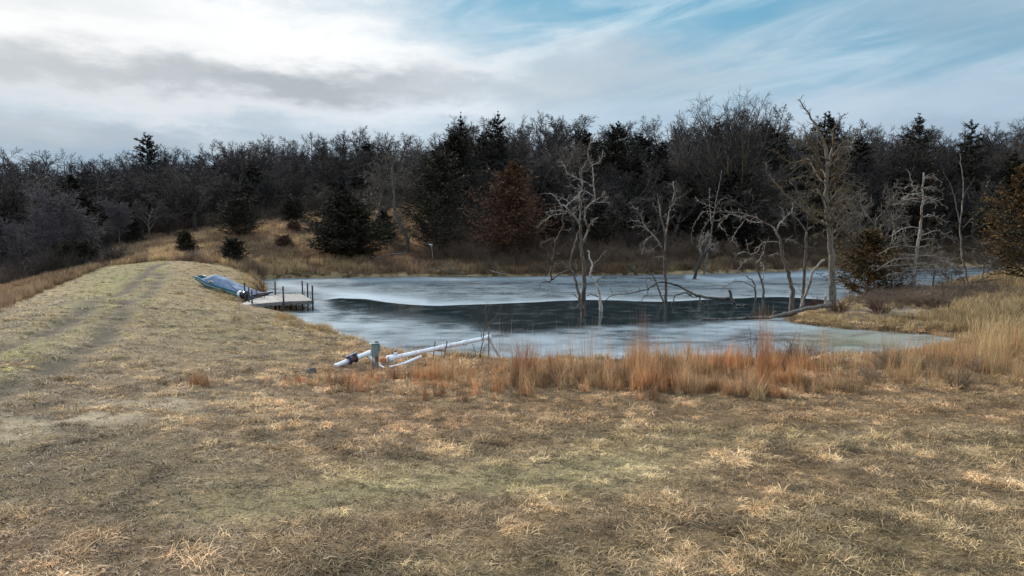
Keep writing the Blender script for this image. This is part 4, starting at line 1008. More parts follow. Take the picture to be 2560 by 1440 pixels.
traced('dead_tree', 'forked grey dead tree with a long limb arching left, standing in mid pond', 'dead tree', Dz(756),
       ([(1665, 757), (1665, 710), (1662, 672), (1661, 637), (1664, 607), (1662, 579), (1652, 543), (1641, 525), (1633, 507)], 4.4, 1.2, .03),
       [([(1663, 590), (1666, 572), (1673, 536), (1677, 518), (1686, 482), (1682, 453)], 2.6, .8), ([(1678, 520), (1688, 500), (1689, 475)], 1.5, .6), ([(1659, 634), (1644, 601), (1619, 576), (1608, 558), (1597, 532), (1574, 505)], 2.6, .8),
        ([(1608, 558), (1590, 552), (1576, 552)], 1.4, .6), ([(1619, 575), (1596, 564), (1577, 568)], 1.3, .5), ([(1631, 588), (1612, 604), (1603, 637)], 1.1, .5), ([(1650, 610), (1634, 622), (1617, 633)], 1, .5), ([(1653, 545), (1648, 515), (1645, 497)], 1.6, .7),
        ([(1663, 560), (1670, 555), (1662, 540)], 1.2, .5), ([(1662, 645), (1650, 641), (1638, 643)], 1, .5)],
       M['dead_brown'], M['dead_pale'], 14, 6, .55, .009)
traced('dead_tree', 'thin dark dead stem leaning left from the foot of the forked tree', 'dead tree', Dz(755),
       ([(1660, 756), (1646, 724), (1639, 701), (1630, 686), (1617, 675)], 2.6, 1, .1), [([(1640, 703), (1628, 700), (1615, 712)], 1, .5)], M['dead_brown'], None, 15, 3, .3, .008)
traced('fallen_tree', 'fallen dead tree bridging the ice with an arched limb reaching left', 'fallen tree', Dz(762),
       ([(1828, 746), (1784, 745), (1749, 740), (1725, 731), (1692, 713), (1667, 706), (1646, 707), (1617, 723), (1573, 733), (1533, 738), (1505, 758)], 4.6, .9, .0),
       [([(1728, 738), (1709, 732), (1688, 741), (1678, 767)], 2.6, 1.2, -.1), ([(1749, 741), (1753, 757), (1765, 764)], 2.4, 1.6, -.1), ([(1622, 722), (1615, 740), (1599, 756)], 1.3, .6), ([(1620, 722), (1614, 700), (1632, 696)], 1, .5),
        ([(1533, 738), (1529, 728), (1526, 722)], 1, .6), ([(1600, 730), (1595, 716)], .8, .5), ([(1725, 740), (1738, 744), (1742, 740)], 1.4, .8)], M['log'], M['dead_brown'], 16, 3, .35, .008, cap=True)
traced('tree_stump', 'broken upright stump leaning beside the end of the fallen tree', 'stump', Dz(766), ([(1837, 767), (1830, 745), (1821, 722)], 4.8, 3.4, 0), [([(1842, 762), (1855, 764), (1866, 762)], 3, 1.5, 0)], M['log'], None, 17, 0)
dE = Dz(800)
traced('fallen_log', 'long dark fallen log lying on the ice in front of the spit', 'log', dE, ([(1756, 799), (1786, 799), (1820, 799), (1864, 796), (1941, 790), (1990, 781)], 2.6, 5.6, .03), [([(1864, 795), (1880, 780), (1884, 772)], 1, .5), ([(1880, 795), (1870, 805), (1858, 812)], 1, .5)], M['log'], M['dead_brown'], 18, 4, .3, .008)
traced('fallen_log', 'thick grey fallen log running up onto the tip of the spit', 'log', dE - .3, ([(1925, 793), (1960, 786), (2001, 774), (2040, 768), (2070, 765)], 4.5, 6.2, .05), [([(1945, 786), (1938, 778), (1930, 783)], 1.5, .8)], M['bark_grey'], M['dead_brown'], 19, 1, .3, .008, cap=True)
dF = Dz(775)
traced('dead_tree', 'leaning dead tree with long bleached limbs sweeping left, in front of the spit', 'dead tree', dF,
       ([(1978, 776), (1980, 750), (1980, 725), (1971, 682), (1958, 644), (1950, 605), (1941, 579)], 8, 3.2, .02),
       [([(1941, 579), (1932, 567), (1911, 557), (1872, 553), (1834, 536), (1808, 544), (1796, 552)], 2.8, .8), ([(1911, 558), (1881, 540), (1829, 529), (1765, 534)], 1.8, .6), ([(1941, 579), (1950, 557), (1980, 527), (1982, 506)], 2.8, 1),
        ([(1947, 605), (1915, 605), (1885, 626)], 1.6, .6), ([(1860, 552), (1845, 575), (1830, 600), (1845, 610)], 1.3, .5), ([(1820, 540), (1800, 560), (1815, 580)], 1, .5), ([(1957, 640), (1940, 634), (1925, 640)], 1.2, .6), ([(1950, 560), (1962, 545), (1955, 520)], 1.3, .5), ([(1948, 600), (1970, 598), (1990, 605)], 1.3, .6)],
       M['dead_brown'], M['dead_pale'], 20, 6, .55, .009)
traced('dead_tree', 'grey dead tree behind the leaning one, its crown against the tall trunk', 'dead tree', Dz(752),
       ([(2006, 750), (2010, 700), (2013, 650), (2015, 610), (2016, 579)], 5, 3, .02),
       [([(2016, 580), (2001, 557), (1985, 540), (1976, 530)], 2, .8), ([(2017, 578), (2030, 566), (2040, 570)], 1.8, .8), ([(2013, 622), (1990, 605), (1965, 600)], 1.6, .6), ([(2014, 615), (2030, 618), (2045, 606)], 1.5, .6), ([(2016, 580), (2020, 550), (2014, 520)], 1.6, .7), ([(2012, 670), (1990, 665), (1970, 668)], 1.3, .5)],
       M['dead_brown'], M['twig_grey'], 21, 5, .6, .010)
traced('dead_tree', 'smooth grey stem curving right toward the tall trunk from the ice', 'dead tree', Dz(768),
       ([(2003, 768), (2012, 740), (2022, 718), (2027, 690), (2042, 667), (2062, 650)], 4.4, 3, .05), [([(2010, 745), (1995, 715), (1985, 706)], 1.4, .7)], M['dead_pale'], None, 22, 0)
dH = ground_at(2081, 775)[1]
rngH = np.random.default_rng(91); limH = []
for i in range(32):
    yy = rngH.uniform(400, 620); xx = float(np.interp(-yy, [-640, -566, -501, -441, -407], [2079, 2072, 2067, 2066, 2070])); s_ = rngH.choice([-1, 1]); ln = rngH.uniform(28, 95) * (1.0 if yy < 560 else .6)
    limH.append(([(xx, yy), (xx + s_ * ln * .28, yy - ln * rngH.uniform(.15, .6)), (xx + s_ * ln * .6, yy - ln * rngH.uniform(.35, .9)), (xx + s_ * ln * rngH.uniform(.7, 1.1), yy - ln * rngH.uniform(.2, 1.2))], 2.3, .7, rngH.uniform(-1.5, 1.5)))
traced('dead_tree', 'tallest dead tree, thick trunk and lichen stained crown on the tip of the spit', 'dead tree', dH,
       ([(2081, 778), (2081, 717), (2080, 670), (2079, 631), (2072, 566), (2067, 501), (2066, 441), (2070, 407)], 10.5, 5.5, .01),
       [([(2070, 407), (2062, 364), (2044, 325), (2021, 286), (1997, 247)], 5.2, 1.3), ([(2073, 420), (2079, 381), (2085, 364), (2081, 329), (2092, 312), (2111, 286)], 4.4, 1.2), ([(2060, 420), (2032, 376), (2001, 359), (1980, 346), (1958, 303)], 3.4, .9),
        ([(2064, 430), (2044, 407), (2019, 400), (1976, 405), (1932, 374)], 3.4, .9), ([(2066, 566), (2030, 542), (2001, 519), (1958, 480), (1924, 441), (1913, 407)], 4.2, 1.3, -.2), ([(2044, 380), (2020, 350), (1996, 322)], 1.6, .6), ([(2063, 372), (2040, 340), (2030, 310)], 1.6, .5),
        ([(2067, 460), (2020, 440), (1990, 447), (1960, 452)], 1.8, .6), ([(2072, 566), (2095, 540), (2125, 500), (2150, 480)], 2.4, .7), ([(2070, 520), (2100, 470), (2130, 455), (2170, 465)], 2.2, .6), ([(2069, 480), (2090, 440), (2105, 400)], 2, .6),
        ([(2074, 590), (2100, 570), (2130, 545), (2165, 540)], 1.8, .5), ([(2064, 500), (2040, 480), (2010, 485)], 1.6, .6), ([(2069, 600), (2050, 585), (2030, 590)], 1.5, .6), ([(2071, 540), (2045, 530), (2020, 545)], 1.4, .5), ([(2067, 450), (2095, 425), (2120, 420)], 1.6, .5)] + limH,
       M['bark_tall'], M['dead_lichen'], 23, 7, .6, .011)
traced('tree_stump', 'pale split stump and torn roots at the foot of the tallest dead tree', 'stump', dH - .9, ([(2066, 778), (2065, 758), (2063, 738)], 7.5, 3.2, 0), [([(2068, 765), (2076, 757), (2084, 770)], 4.5, 1.2, -.3), ([(2070, 774), (2092, 776), (2102, 786)], 3.2, 1, -.4), ([(2066, 776), (2074, 790), (2082, 796)], 2.5, 1, -.4), ([(2066, 774), (2050, 780), (2040, 788)], 2.2, .8, -.3)], M['dead_pale'], M['dead_pale'], 24, 1, .3, .008, part='root')
traced('dead_tree', 'small dead tree with a tangled bleached top in the ice, right of the stump', 'dead tree', Dz(744),
       ([(1909, 746), (1907, 717), (1900, 690), (1888, 662), (1880, 645), (1872, 631)], 3.6, 1.6, .02),
       [([(1872, 631), (1868, 615), (1866, 600)], 1.4, .6), ([(1876, 638), (1895, 628), (1905, 610), (1920, 604)], 1.4, .5), ([(1874, 634), (1855, 630), (1838, 640)], 1.4, .5), ([(1888, 660), (1904, 640), (1910, 625)], 1.2, .5), ([(1907, 700), (1909, 670), (1903, 655)], 1.4, .6), ([(1880, 645), (1860, 655), (1845, 675)], 1.2, .5)],
       M['dead_brown'], M['dead_pale'], 25, 6, .5, .009)
traced('dead_tree', 'small dead stem with a long limb bending left, beside the tangled dead tree', 'dead tree', Dz(748),
       ([(1889, 750), (1888, 730), (1887, 712), (1878, 700), (1866, 690)], 2.8, 1.4, .02), [([(1868, 692), (1850, 682), (1825, 674)], 1.4, .5), ([(1887, 720), (1860, 705), (1835, 705), (1815, 716), (1802, 728)], 1.5, .5)], M['dead_brown'], M['dead_pale'], 26, 6, .4, .009)
traced('dead_tree', 'dark leaning stump tree with vine tangle on top, near the far shore', 'dead tree', Dz(697),
       ([(1736, 698), (1741, 680), (1748, 660), (1755, 640), (1770, 626), (1784, 609), (1790, 595)], 4.6, 1.6, 0),
       [([(1753, 640), (1750, 620), (1762, 600), (1772, 588)], 1.6, .8), ([(1768, 628), (1780, 622), (1795, 628)], 1.2, .5), ([(1756, 636), (1748, 606), (1758, 592), (1776, 590)], 1.4, .6), ([(1762, 632), (1770, 612), (1782, 610), (1790, 622)], 1.3, .6)], M['bark_dark'], M['dead_pale'], 27, 9, .7, .014)
traced('dead_tree', 'thin straight grey dead tree at the far shore, left of the leaning bleached tree', 'dead tree', Dz(686),
       ([(1760, 688), (1767, 640), (1776, 595), (1781, 561), (1789, 510), (1799, 460), (1804, 427)], 2.6, .9, 0),
       [([(1778, 560), (1776, 529), (1773, 500), (1775, 471)], 1.3, .5), ([(1786, 525), (1795, 508), (1810, 493)], 1.2, .5), ([(1782, 540), (1765, 560), (1755, 580), (1748, 600)], 1.2, .5), ([(1784, 530), (1760, 530), (1745, 545), (1728, 580), (1730, 610)], 1.1, .5), ([(1786, 520), (1750, 505), (1740, 495)], 1, .5)], M['bark_grey'], M['dead_pale'], 28, 4, .6, .012)
# dead conifer on the spit
rngL = np.random.default_rng(77); limL = []
dL = ground_at(2283, 741)[1]
tl = [(2282, 742), (2286, 690), (2290, 640), (2297, 600), (2301, 576), (2304, 540), (2305, 516), (2307, 470), (2308, 432)]
for i in range(44):
    f = rngL.uniform(.12, .97); yy = 742 + (432 - 742) * f; xx = np.interp(-yy, [-q[1] for q in tl], [q[0] for q in tl]); s = rngL.choice([-1, 1]); ln = rngL.uniform(40, 135) * (1.1 - .7 * f)
    limL.append(([(xx, yy), (xx + s * ln * .5, yy - ln * rngL.uniform(-.05, .2)), (xx + s * ln, yy + ln * rngL.uniform(-.12, .32))], 1.7, .6, rngL.uniform(-1.2, 1.2)))
limL.append(([(2303, 497), (2290, 478), (2280, 455), (2272, 425)], 2.2, .8, 0))
traced('dead_tree', 'dead conifer with a straight pale trunk and whorls of bare drooping branches', 'dead tree', dL, (tl, 5.6, 1.8, 0), limL, M['dead_pale'], M['dead_pale'], 29, 3.5, .5, .009)
traced('dead_tree', 'slender dead tree with a forked top, right of the dead conifer', 'dead tree', 44,
       ([(2420, 716), (2412, 670), (2405, 640), (2402, 600), (2400, 559), (2405, 520), (2407, 498), (2405, 434), (2398, 382)], 3.2, .9, 0),
       [([(2400, 562), (2390, 510), (2383, 481), (2370, 450), (2357, 425)], 1.6, .5), ([(2406, 500), (2420, 470), (2435, 447)], 1.2, .5), ([(2402, 580), (2430, 545), (2460, 520)], 1.2, .5), ([(2404, 610), (2380, 590), (2350, 600)], 1.2, .5), ([(2403, 600), (2425, 590), (2445, 600)], 1, .5), ([(2406, 640), (2380, 650), (2360, 640)], 1.2, .5)], M['dead_pale'], M['twig_grey'], 30, 4, .5, .008)
traced('dead_tree', 'short twisted dead tree between the orange brown cedar and the dead conifer', 'dead tree', 46, ([(2232, 735), (2228, 690), (2226, 650), (2224, 620), (2230, 600), (2234, 575)], 2.6, 1.4, 0),
       [([(2226, 625), (2210, 605), (2203, 580), (2200, 560)], 1.6, .6), ([(2228, 612), (2240, 590), (2232, 560), (2230, 540)], 1.5, .6), ([(2224, 640), (2205, 630), (2190, 640)], 1.2, .5)], M['dead_pale'], None, 31, 7, .6, .009)
traced('dead_branch', 'tangled dead boughs lying across the spit behind the scrub', 'branch', 45, ([(2400, 722), (2440, 708), (2480, 700), (2510, 698)], 2.6, 1, 0), [([(2440, 708), (2470, 690), (2500, 682)], 1.5, .6), ([(2420, 715), (2400, 690), (2390, 660)], 1.4, .6), ([(2480, 700), (2500, 712), (2520, 720)], 1.2, .6)], M['dead_brown'], None, 32, 6, .6, .009)
# far-shore trees
dP = ground_at(1017, 642)[1]
traced('dead_tree', 'crooked pale grey trunk with a twiggy crown on the far bank by the broad cedar', 'dead tree', dP,
       ([(1017, 642), (1019, 602), (1009, 576), (992, 544), (986, 511), (986, 485), (983, 460), (981, 443), (979, 420)], 5.6, 2, 0),
       [([(982, 450), (1000, 430), (1020, 425)], 1.6, .6), ([(981, 440), (965, 420), (950, 400)], 1.6, .6), ([(980, 425), (985, 400), (1000, 380)], 1.5, .6), ([(985, 470), (960, 455), (930, 450)], 1.6, .6), ([(986, 465), (1005, 458), (1015, 470)], 1.4, .6), ([(980, 420), (972, 395), (960, 375)], 1.3, .5), ([(984, 455), (1000, 445), (1030, 440)], 1.4, .5), ([(988, 520), (975, 500), (950, 490)], 1.4, .6)],
       M['bark_grey'], M['twig_grey'], 33, 7, 1.2, .014, twig_lv=3)
traced('fallen_branch', 'fallen grey branch sloping down to the ice below the crooked trunk', 'branch', 69, ([(1012, 634), (980, 636), (950, 643), (925, 656), (905, 676)], 2.4, 1, -.15), [([(940, 648), (925, 640), (915, 642)], 1, .5)], M['dead_brown'], None, 34, 3, .6, .014)
traced('fallen_branch', 'pile of grey driftwood branches on the far water edge below the birdhouse', 'branch', 66.5, ([(1070, 668), (1095, 672), (1120, 682), (1150, 686), (1180, 684)], 1.6, 1.8, 0), [([(1120, 682), (1140, 675), (1165, 678)], 1.6, .8), ([(1095, 672), (1110, 664), (1130, 668)], 1.2, .6), ([(1140, 686), (1128, 678), (1118, 676)], 1.4, .8)], M['dead_brown'], None, 35, 6, .7, .015)
traced('fallen_branch', 'pale driftwood limb on the far bank between birdhouse and pond trees', 'branch', 66.8, ([(1225, 676), (1245, 682), (1268, 686)], 1.3, 1.5, 0), [([(1245, 682), (1258, 678), (1264, 686)], 1, .5)], M['dead_pale'], None, 36, 4, .5, .012)
traced('tree_stump', 'dark rotten stump leaning at the far water edge behind mid pond', 'stump', 68.5, ([(1590, 684), (1578, 672), (1566, 662)], 3.6, 2, 0), [([(1582, 674), (1588, 664)], 1.4, .8)], M['bark_dark'], M['dead_pale'], 37, 0)

# bare sapling and other stems on the near bank
traced('bare_sapling', 'leafless forked sapling growing by the far end of the white pipe', 'sapling', 23.6,
       ([(1196, 925), (1200, 890), (1206, 855), (1210, 825), (1216, 800), (1222, 778), (1228, 762)], 1.8, .7, 0),
       [([(1207, 850), (1198, 820), (1188, 805), (1175, 792), (1166, 788)], 1.1, .4), ([(1211, 822), (1232, 800), (1248, 775), (1256, 762)], 1.2, .4), ([(1198, 905), (1188, 880), (1180, 862)], 1, .4), ([(1200, 895), (1212, 870), (1222, 855)], 1, .4), ([(1216, 802), (1212, 780), (1216, 762)], .9, .4), ([(1196, 915), (1186, 895), (1170, 880)], .9, .4)],
       M['twig_grey'], None, 38, 6, .3, .004)
traced('weed_stalk', 'dark thin branching weed beside the tallest rust grass clump', 'weed', 21.2, ([(1885, 930), (1880, 890), (1877, 850), (1872, 815)], 1.0, .5, 0), [([(1880, 880), (1872, 866), (1868, 850)], .7, .4), ([(1879, 870), (1890, 850), (1892, 838)], .7, .4)], M['twig_grey'], None, 39, 4, .25, .003)

# ------------------------------------------------------------------ tall clumps one can tell apart
def clump(px, py, H, n, label, col, lean=.14, rad=.12, seed=1, w=.010):
    g = ground_at(px, py); rng = np.random.default_rng(seed); V, Q, v = blades(rng, n, rad, H, lean, w, 1.0, 7, .1)
    V2, Q2, v2 = blades(rng, n // 2, rad * 1.6, H * .5, .8, w, .8, 6, .5)
    m = mat('clump_grass', lambda nt, b: nt.link(nt.mix(attr(nt, 'v').outputs['Fac'], tuple(np.array(col) * .6), tuple(np.minimum(np.array(col) * 1.35, .9))), b.inputs['Base Color']), .8, .2)
    me = make_mesh('grass_clump', np.vstack([V, V2]), np.vstack([Q, Q2 + len(V)]), None, [m], True, {'v': ('FLOAT', np.concatenate([v, v2]))})
    o = link(bpy.data.objects.new('grass_clump', me)); o.location = g; tag(o, label, 'grass clump', 'standout clumps of bank grass')
clump(1912, 965, 2.0, 150, 'tallest rust orange grass clump rising in front of the ice', (.50, .26, .13), .18, .15, 1)
clump(1310, 950, 1.1, 300, 'dense red brown grass clump right of the bare sapling', (.42, .20, .11), .3, .3, 2)
clump(1690, 960, .85, 320, 'dark brown bushy grass clump in mid bank', (.30, .17, .10), .45, .35, 3)
clump(1600, 945, 1.85, 80, 'thin tall red stalks in a loose clump left of the dark bushy one', (.50, .26, .14), .12, .25, 4, .008)
clump(2480, 905, 1.3, 260, 'tall pale straw clump at the right bank', (.58, .43, .22), .3, .4, 5)
clump(2535, 880, 1.2, 260, 'pale straw clump touching the right edge of the view', (.56, .42, .22), .3, .4, 6)
clump(500, 965, .42, 160, 'small orange tuft standing alone on the slope left of the pipe', (.44, .24, .11), .5, .22, 7)
clump(705, 800, .5, 160, 'tawny tuft at the water edge in front of the dock', (.52, .34, .15), .6, .25, 8)
clump(985, 888, .38, 120, 'small tawny tuft at the water edge right of the switch box', (.50, .33, .15), .5, .2, 9)
clump(1895, 1000, .6, 120, 'pale spreading tuft at the foot of the tallest rust clump', (.58, .42, .24), .7, .15, 10)

# ------------------------------------------------------------------ dock
def V3(px, py, z): return at_plane(px, py, z)
A = V3(591, 764, .46); B = V3(706, 753.5, .58); C_ = V3(783, 751, .60); Dd = V3(752, 734, .60); E = V3(676, 737, .58); Fp = V3(630, 750, .50)
dock = thing('wooden_dock', (B[0], B[1], 0), 'weathered grey plank dock with dark posts at the left shore', 'dock'); O = np.array([B[0], B[1], 0])
rng = np.random.default_rng(9)
def lerp3(a, b, t): return a + (b - a) * t
def plankrun(P00, P10, P11, P01, n, nm):
    b = MB()
    for i in range(n):
        t0 = (i + .04) / n; t1 = (i + .96) / n; tm = (t0 + t1) / 2
        a = lerp3(P00, P10, tm); c = lerp3(P01, P11, tm); w = np.linalg.norm(P10 - P00) / n * .93
        j = rng.normal(0, .012); a = a + (a - c) / np.linalg.norm(a - c) * (.03 + j); c = c - (a - c) / np.linalg.norm(a - c) * (.03 - j)
        up = np.array([rng.normal(0, .01), rng.normal(0, .01), 1]); b.bar(a - [0, 0, .02], c - [0, 0, .02], w, .038, up, .004)
    return b.obj(nm, M['plank'], dock, False, O)
plankrun(B, C_, Dd, E, 10, 'deck'); plankrun(A, B + (A - B) * .01, E + (Fp - E) * .02, Fp, 14, 'gangway')
for nm, p, q in (('front_beam', A + (B - A) * .15, B), ('front_beam', B, C_), ('side_beam', C_, Dd), ('back_beam', Dd, E), ('back_beam', E, Fp)):
    b = MB(); out = np.cross(q - p, [0, 0, 1]); out /= np.linalg.norm(out); b.bar(p - [0, 0, .13] + out * .02, q - [0, 0, .13] + out * .02, .05, .15, (0, 0, 1), .005); b.obj(nm, M['beam'], dock, False, O)
def post(P, top, bot=-.4, r=.05, m='post_dark', nm='post'):
    b = MB(); b.tubes(np.array([[P[0], P[1], bot], [P[0], P[1], (bot + top) / 2], [P[0] + rng.normal(0, .01), P[1], top]]), [r, r * .97, r * .94], 8, cap=True); b.obj(nm, M[m], dock, True, O)
def ztop(py, D): return CAM_H + (560 - py) * D / F_PX
def dpost(px, D, pytop, r=.055): P = at_depth(px, 750, D); post(P, at_depth(px, pytop, D)[2], r=r)
dpost(709, B[1] - .1, 716); dpost(689, 43.6, 703); dpost(757, Dd[1], 702); dpost(769.5, 42.6, 708); dpost(781.5, C_[1] - .08, 714)
dpost(613, 41.3, 707, .05); dpost(622.5, 40.4, 718, .05); dpost(630, 39.3, 725, .05)
for px_, D_ in ((688, 42), (698, 42.6), (756, 41.2), (740, 43.5), (728, 40.9)):
    P = at_depth(px_, 760, D_); post(P, .5, r=.055, nm='leg', m='post_dark')
for q0, q1 in (((613, 709, 41.3), (622, 719, 40.4)),):
    b = MB(); b.bar(at_depth(*q0), at_depth(*q1), .05, .06); b.obj('handrail', M['post_dark'], dock, False, O)
for (px0, px1, D_) in ((762, 775, 44.2),):   # ladder at far corner
    b = MB(); p0 = at_depth(px0, 722, D_); p1 = at_depth(px1, 722, D_ - 1)
    for p in (p0, p1): b.tubes(np.array([[p[0], p[1], -.2], [p[0], p[1], .95]]), [.018, .018], 6, cap=True)
    for zz in (.1, .35, .6, .85): b.tubes(np.array([[p0[0], p0[1], zz], [p1[0], p1[1], zz]]), [.014, .014], 6)
    b.obj('ladder', M['steel'], dock, True, O)

# ------------------------------------------------------------------ jon boat under a tarp
bow = at_depth(497, 716, 46.2); st = at_depth(655, 741, 43.6); bow[2] = .0; st[2] = .0
bx = st - bow; BL = np.linalg.norm(bx); bx /= BL; by = np.array([-bx[1], bx[0], 0])
gb, gs_ = hz(bow[0], bow[1]), hz(st[0], st[1])
boat = thing('jon_boat', ((bow + st) / 2 + [0, 0, (gb + gs_) / 2]), 'green flat bottomed boat with a blue tarp over it, pulled up beside the dock', 'boat')
OB = np.array(boat.location)
def bp(s, u, h):   # s 0 bow..1 stern, u -1..1 across, h metres above keel line
    z0 = gb + (gs_ - gb) * s; return bow + bx * BL * s + by * u + np.array([0, 0, z0 + h])
def hull_ring(s):
    wt = .68 * (.50 + .50 * sstep(np.array(s), 0, .35)); wb = wt * .78; kl = .28 * (1 - sstep(np.array(s), 0, .22)); tp_ = .50 + .07 * (1 - sstep(np.array(s), 0, .3))
    return [(-float(wt), float(tp_)), (-float(wt) * .97, float(tp_) * .66 + float(kl) * .2), (-float(wb), .06 + float(kl)), (0, .04 + float(kl)), (float(wb), .06 + float(kl)), (float(wt) * .97, float(tp_) * .66 + float(kl) * .2), (float(wt), float(tp_))]
ss = np.linspace(0, 1, 15); rings = [[bp(s, u, h) for u, h in hull_ring(s)] for s in ss]
b = MB(); k = 7; V = np.array(rings).reshape(-1, 3); Q = [(i * k + j, i * k + j + 1, (i + 1) * k + j + 1, (i + 1) * k + j) for i in range(14) for j in range(6)]
T = [(0, j + 1, j) for j in range(1, 6)] + [(14 * k, 14 * k + j, 14 * k + j + 1) for j in range(1, 6)]
b.add(V, Q, T); b.obj('hull', M['hull'], boat, False, OB)
for side in (0, 6):
    b = MB(); P = np.array([r[side] for r in rings]); b.tubes(P, np.full(len(P), .028), 6, cap=True); b.obj('gunwale', M['trim_pale'] if side == 6 else M['trim_blue'], boat, True, OB)
sgn = 1 if bp(.5, 1, 0)[1] < bp(.5, -1, 0)[1] else -1     # side facing the camera
col_i = 6 if sgn == 1 else 0; mid_i = 5 if sgn == 1 else 1
for nm, f, mm, rr_ in (('stripe', .35, 'trim_blue', .022), ('rub_rail', 1.0, 'trim_pale', .016)):
    b = MB(); P = np.array([r[col_i] * (1 - f) + r[mid_i] * f for r in rings]) + (by * sgn * .012); b.tubes(P, np.full(len(P), rr_), 5, cap=True); b.obj(nm, M[mm], boat, True, OB)
b = MB(); P = np.array([r[mid_i] * .45 + r[2 if mid_i == 1 else 4] * .55 for r in rings]) + by * sgn * .006; b.tubes(P, np.full(len(P), .05), 5, cap=True); b.obj('lower_stripe', M['hull_dark'], boat, True, OB)
nu, ns = 15, 34; V = []
for i in range(ns):
    s = .15 + .80 * i / (ns - 1)
    for j in range(nu):
        u = -1 + 2 * j / (nu - 1); r = hull_ring(s); wt = r[6][0] + .015; arch = (1 - abs(u) ** 2.4)
        prof = np.interp(s, [.15, .2, .28, .4, .55, .7, .85, .95], [.0, .26, .46, .42, .30, .20, .12, .02]); wr = .03 * math.sin(s * 31 + u * 4) * arch + .02 * math.sin(s * 13 - u * 7)
        V.append(bp(s, u * wt, r[6][1] + .02 + prof * arch + wr * arch - (.05 if abs(u) > .95 else 0)))
ti = np.arange(ns * nu).reshape(ns, nu); Q = np.stack([ti[:-1, :-1], ti[:-1, 1:], ti[1:, 1:], ti[1:, :-1]], -1).reshape(-1, 4)
b = MB(); b.add(V, Q); b.obj('tarp', M['tarp'], boat, True, OB)
b = MB(); c = bp(.34, sgn * .66, .56); th = np.linspace(0, np.pi, 7); P = np.array([c + bx * (.22 * math.cos(t)) + np.array([0, 0, .10 * math.sin(t)]) for t in th]); b.tubes(P, np.full(7, .05), 6, cap=True); b.obj('fender', M['concrete'], boat, True, OB)

# second hull end behind the dock, tub, poles, rack
g = at_plane(655, 741, .45)
sk = thing('small_boat', g, 'blunt grey blue end of a small boat behind the dock gangway', 'boat')
b = MB(); V = []
for i in range(8):
    t = i / 7; w = .42 * (1 - .35 * t ** 3); h = .16 + .16 * t
    for u in (-1, -.8, 0, .8, 1): V.append([-.9 + 1.6 * t, u * w, (h if abs(u) == 1 else .02 + .25 * t ** 3)])
k = 5; Q = [(i * k + j, i * k + j + 1, (i + 1) * k + j + 1, (i + 1) * k + j) for i in range(7) for j in range(4)] + [(i * k, (i + 1) * k, (i + 1) * k + 4, i * k + 4) for i in range(7)]
b.add(V, Q); o = b.obj('hull', M['tarp'], sk, False); sk.rotation_euler = (0, 0, -.35)
g = at_plane(606, 747, .42); tub = thing('plastic_drum', g, 'black and white plastic drum tipped on its side by the dock', 'drum')
def lathe(prof, n=24):
    th = np.linspace(0, 2 * np.pi, n, endpoint=False); V = np.array([[x, r * math.cos(t), r * math.sin(t)] for x, r in prof for t in th]); m = len(prof)
    ii = np.arange(m * n).reshape(m, n); Q = np.stack([ii[:-1], np.roll(ii[:-1], -1, 1), np.roll(ii[1:], -1, 1), ii[1:]], -1).reshape(-1, 4); return V, Q
b = MB(); b.add(*lathe([(0, .01), (0, .20), (.03, .25), (.06, .26), (.08, .275), (.10, .26), (.34, .255), (.36, .275), (.38, .255), (.42, .24), (.43, .01)])); o1 = b.obj('drum_body', M['black_plastic'], tub)
b = MB(); b.add(*lathe([(-.34, .01), (-.33, .12), (-.28, .19), (-.10, .235), (-.002, .24), (-.001, .01)])); o2 = b.obj('white_end', M['white_plastic'], tub)
tub.rotation_euler = (0, .05, -.5)
for o in (o1, o2): o.location = (0, 0, .27)
for q0, q1, lab in (((568, 706, 42.6), (601, 733, 42.0), 'thin dark pole leaning up to the left from the drum'), ((556, 748, 42.0), (594, 743, 42.4), 'thin pole lying on the grass left of the drum')):
    P = np.array([at_depth(*q0), (at_depth(*q0) + at_depth(*q1)) / 2 + [0, 0, -.02], at_depth(*q1)]); b = MB(); o_ = P[2].copy(); b.tubes(P, [.022, .024, .024], 7, cap=True); tag(b.obj('pole', M['post_dark'], None, True, o_), lab, 'pole', None).location = o_
g = at_plane(640, 747, .5); rk = thing('metal_rack', g, 'rusty metal rack of parallel bars standing beside the gangway', 'rack')
for i in range(7): b = MB(); b.tubes(np.array([[-.45, 0, .06 + i * .085], [.02, .1, .07 + i * .085], [.5, .2, .05 + i * .085]]), [.013] * 3, 6, cap=True); b.obj('bar', M['rust'], rk)
for xx in (-.42, .02, .46): b = MB(); b.tubes(np.array([[xx, .0 + .22 * (xx + .45) * .9, -.25], [xx, .22 * (xx + .45) * .9, .64]]), [.018] * 2, 6, cap=True); b.obj('upright', M['rust'], rk)
b = shrub(401, 1.3, 12, .5, .008, 3); g = stand(655, 45.5); o = b.obj('bare_shrub', M['shrub_red']); o.location = g; tag(o, 'small russet bare shrub at the shore behind the dock', 'shrub')
for i, (a, c, D) in enumerate([(2036, 768, None), (2102, 776, None), (2195, 780, None), (1985, 795, None)]):
    if i == 3: continue
    g = ground_at(a, c + 8); b = shrub(410 + i, .75, 20, .7, .008, 3); o = b.obj('russet_shrub', M['shrub_red']); o.location = g
    tag(o, ['low russet shrub against the log on the tip of the spit', 'low russet shrub hugging the foot of the tallest dead tree', 'low dark red shrub right of the orange brown cedar'][i], 'shrub')

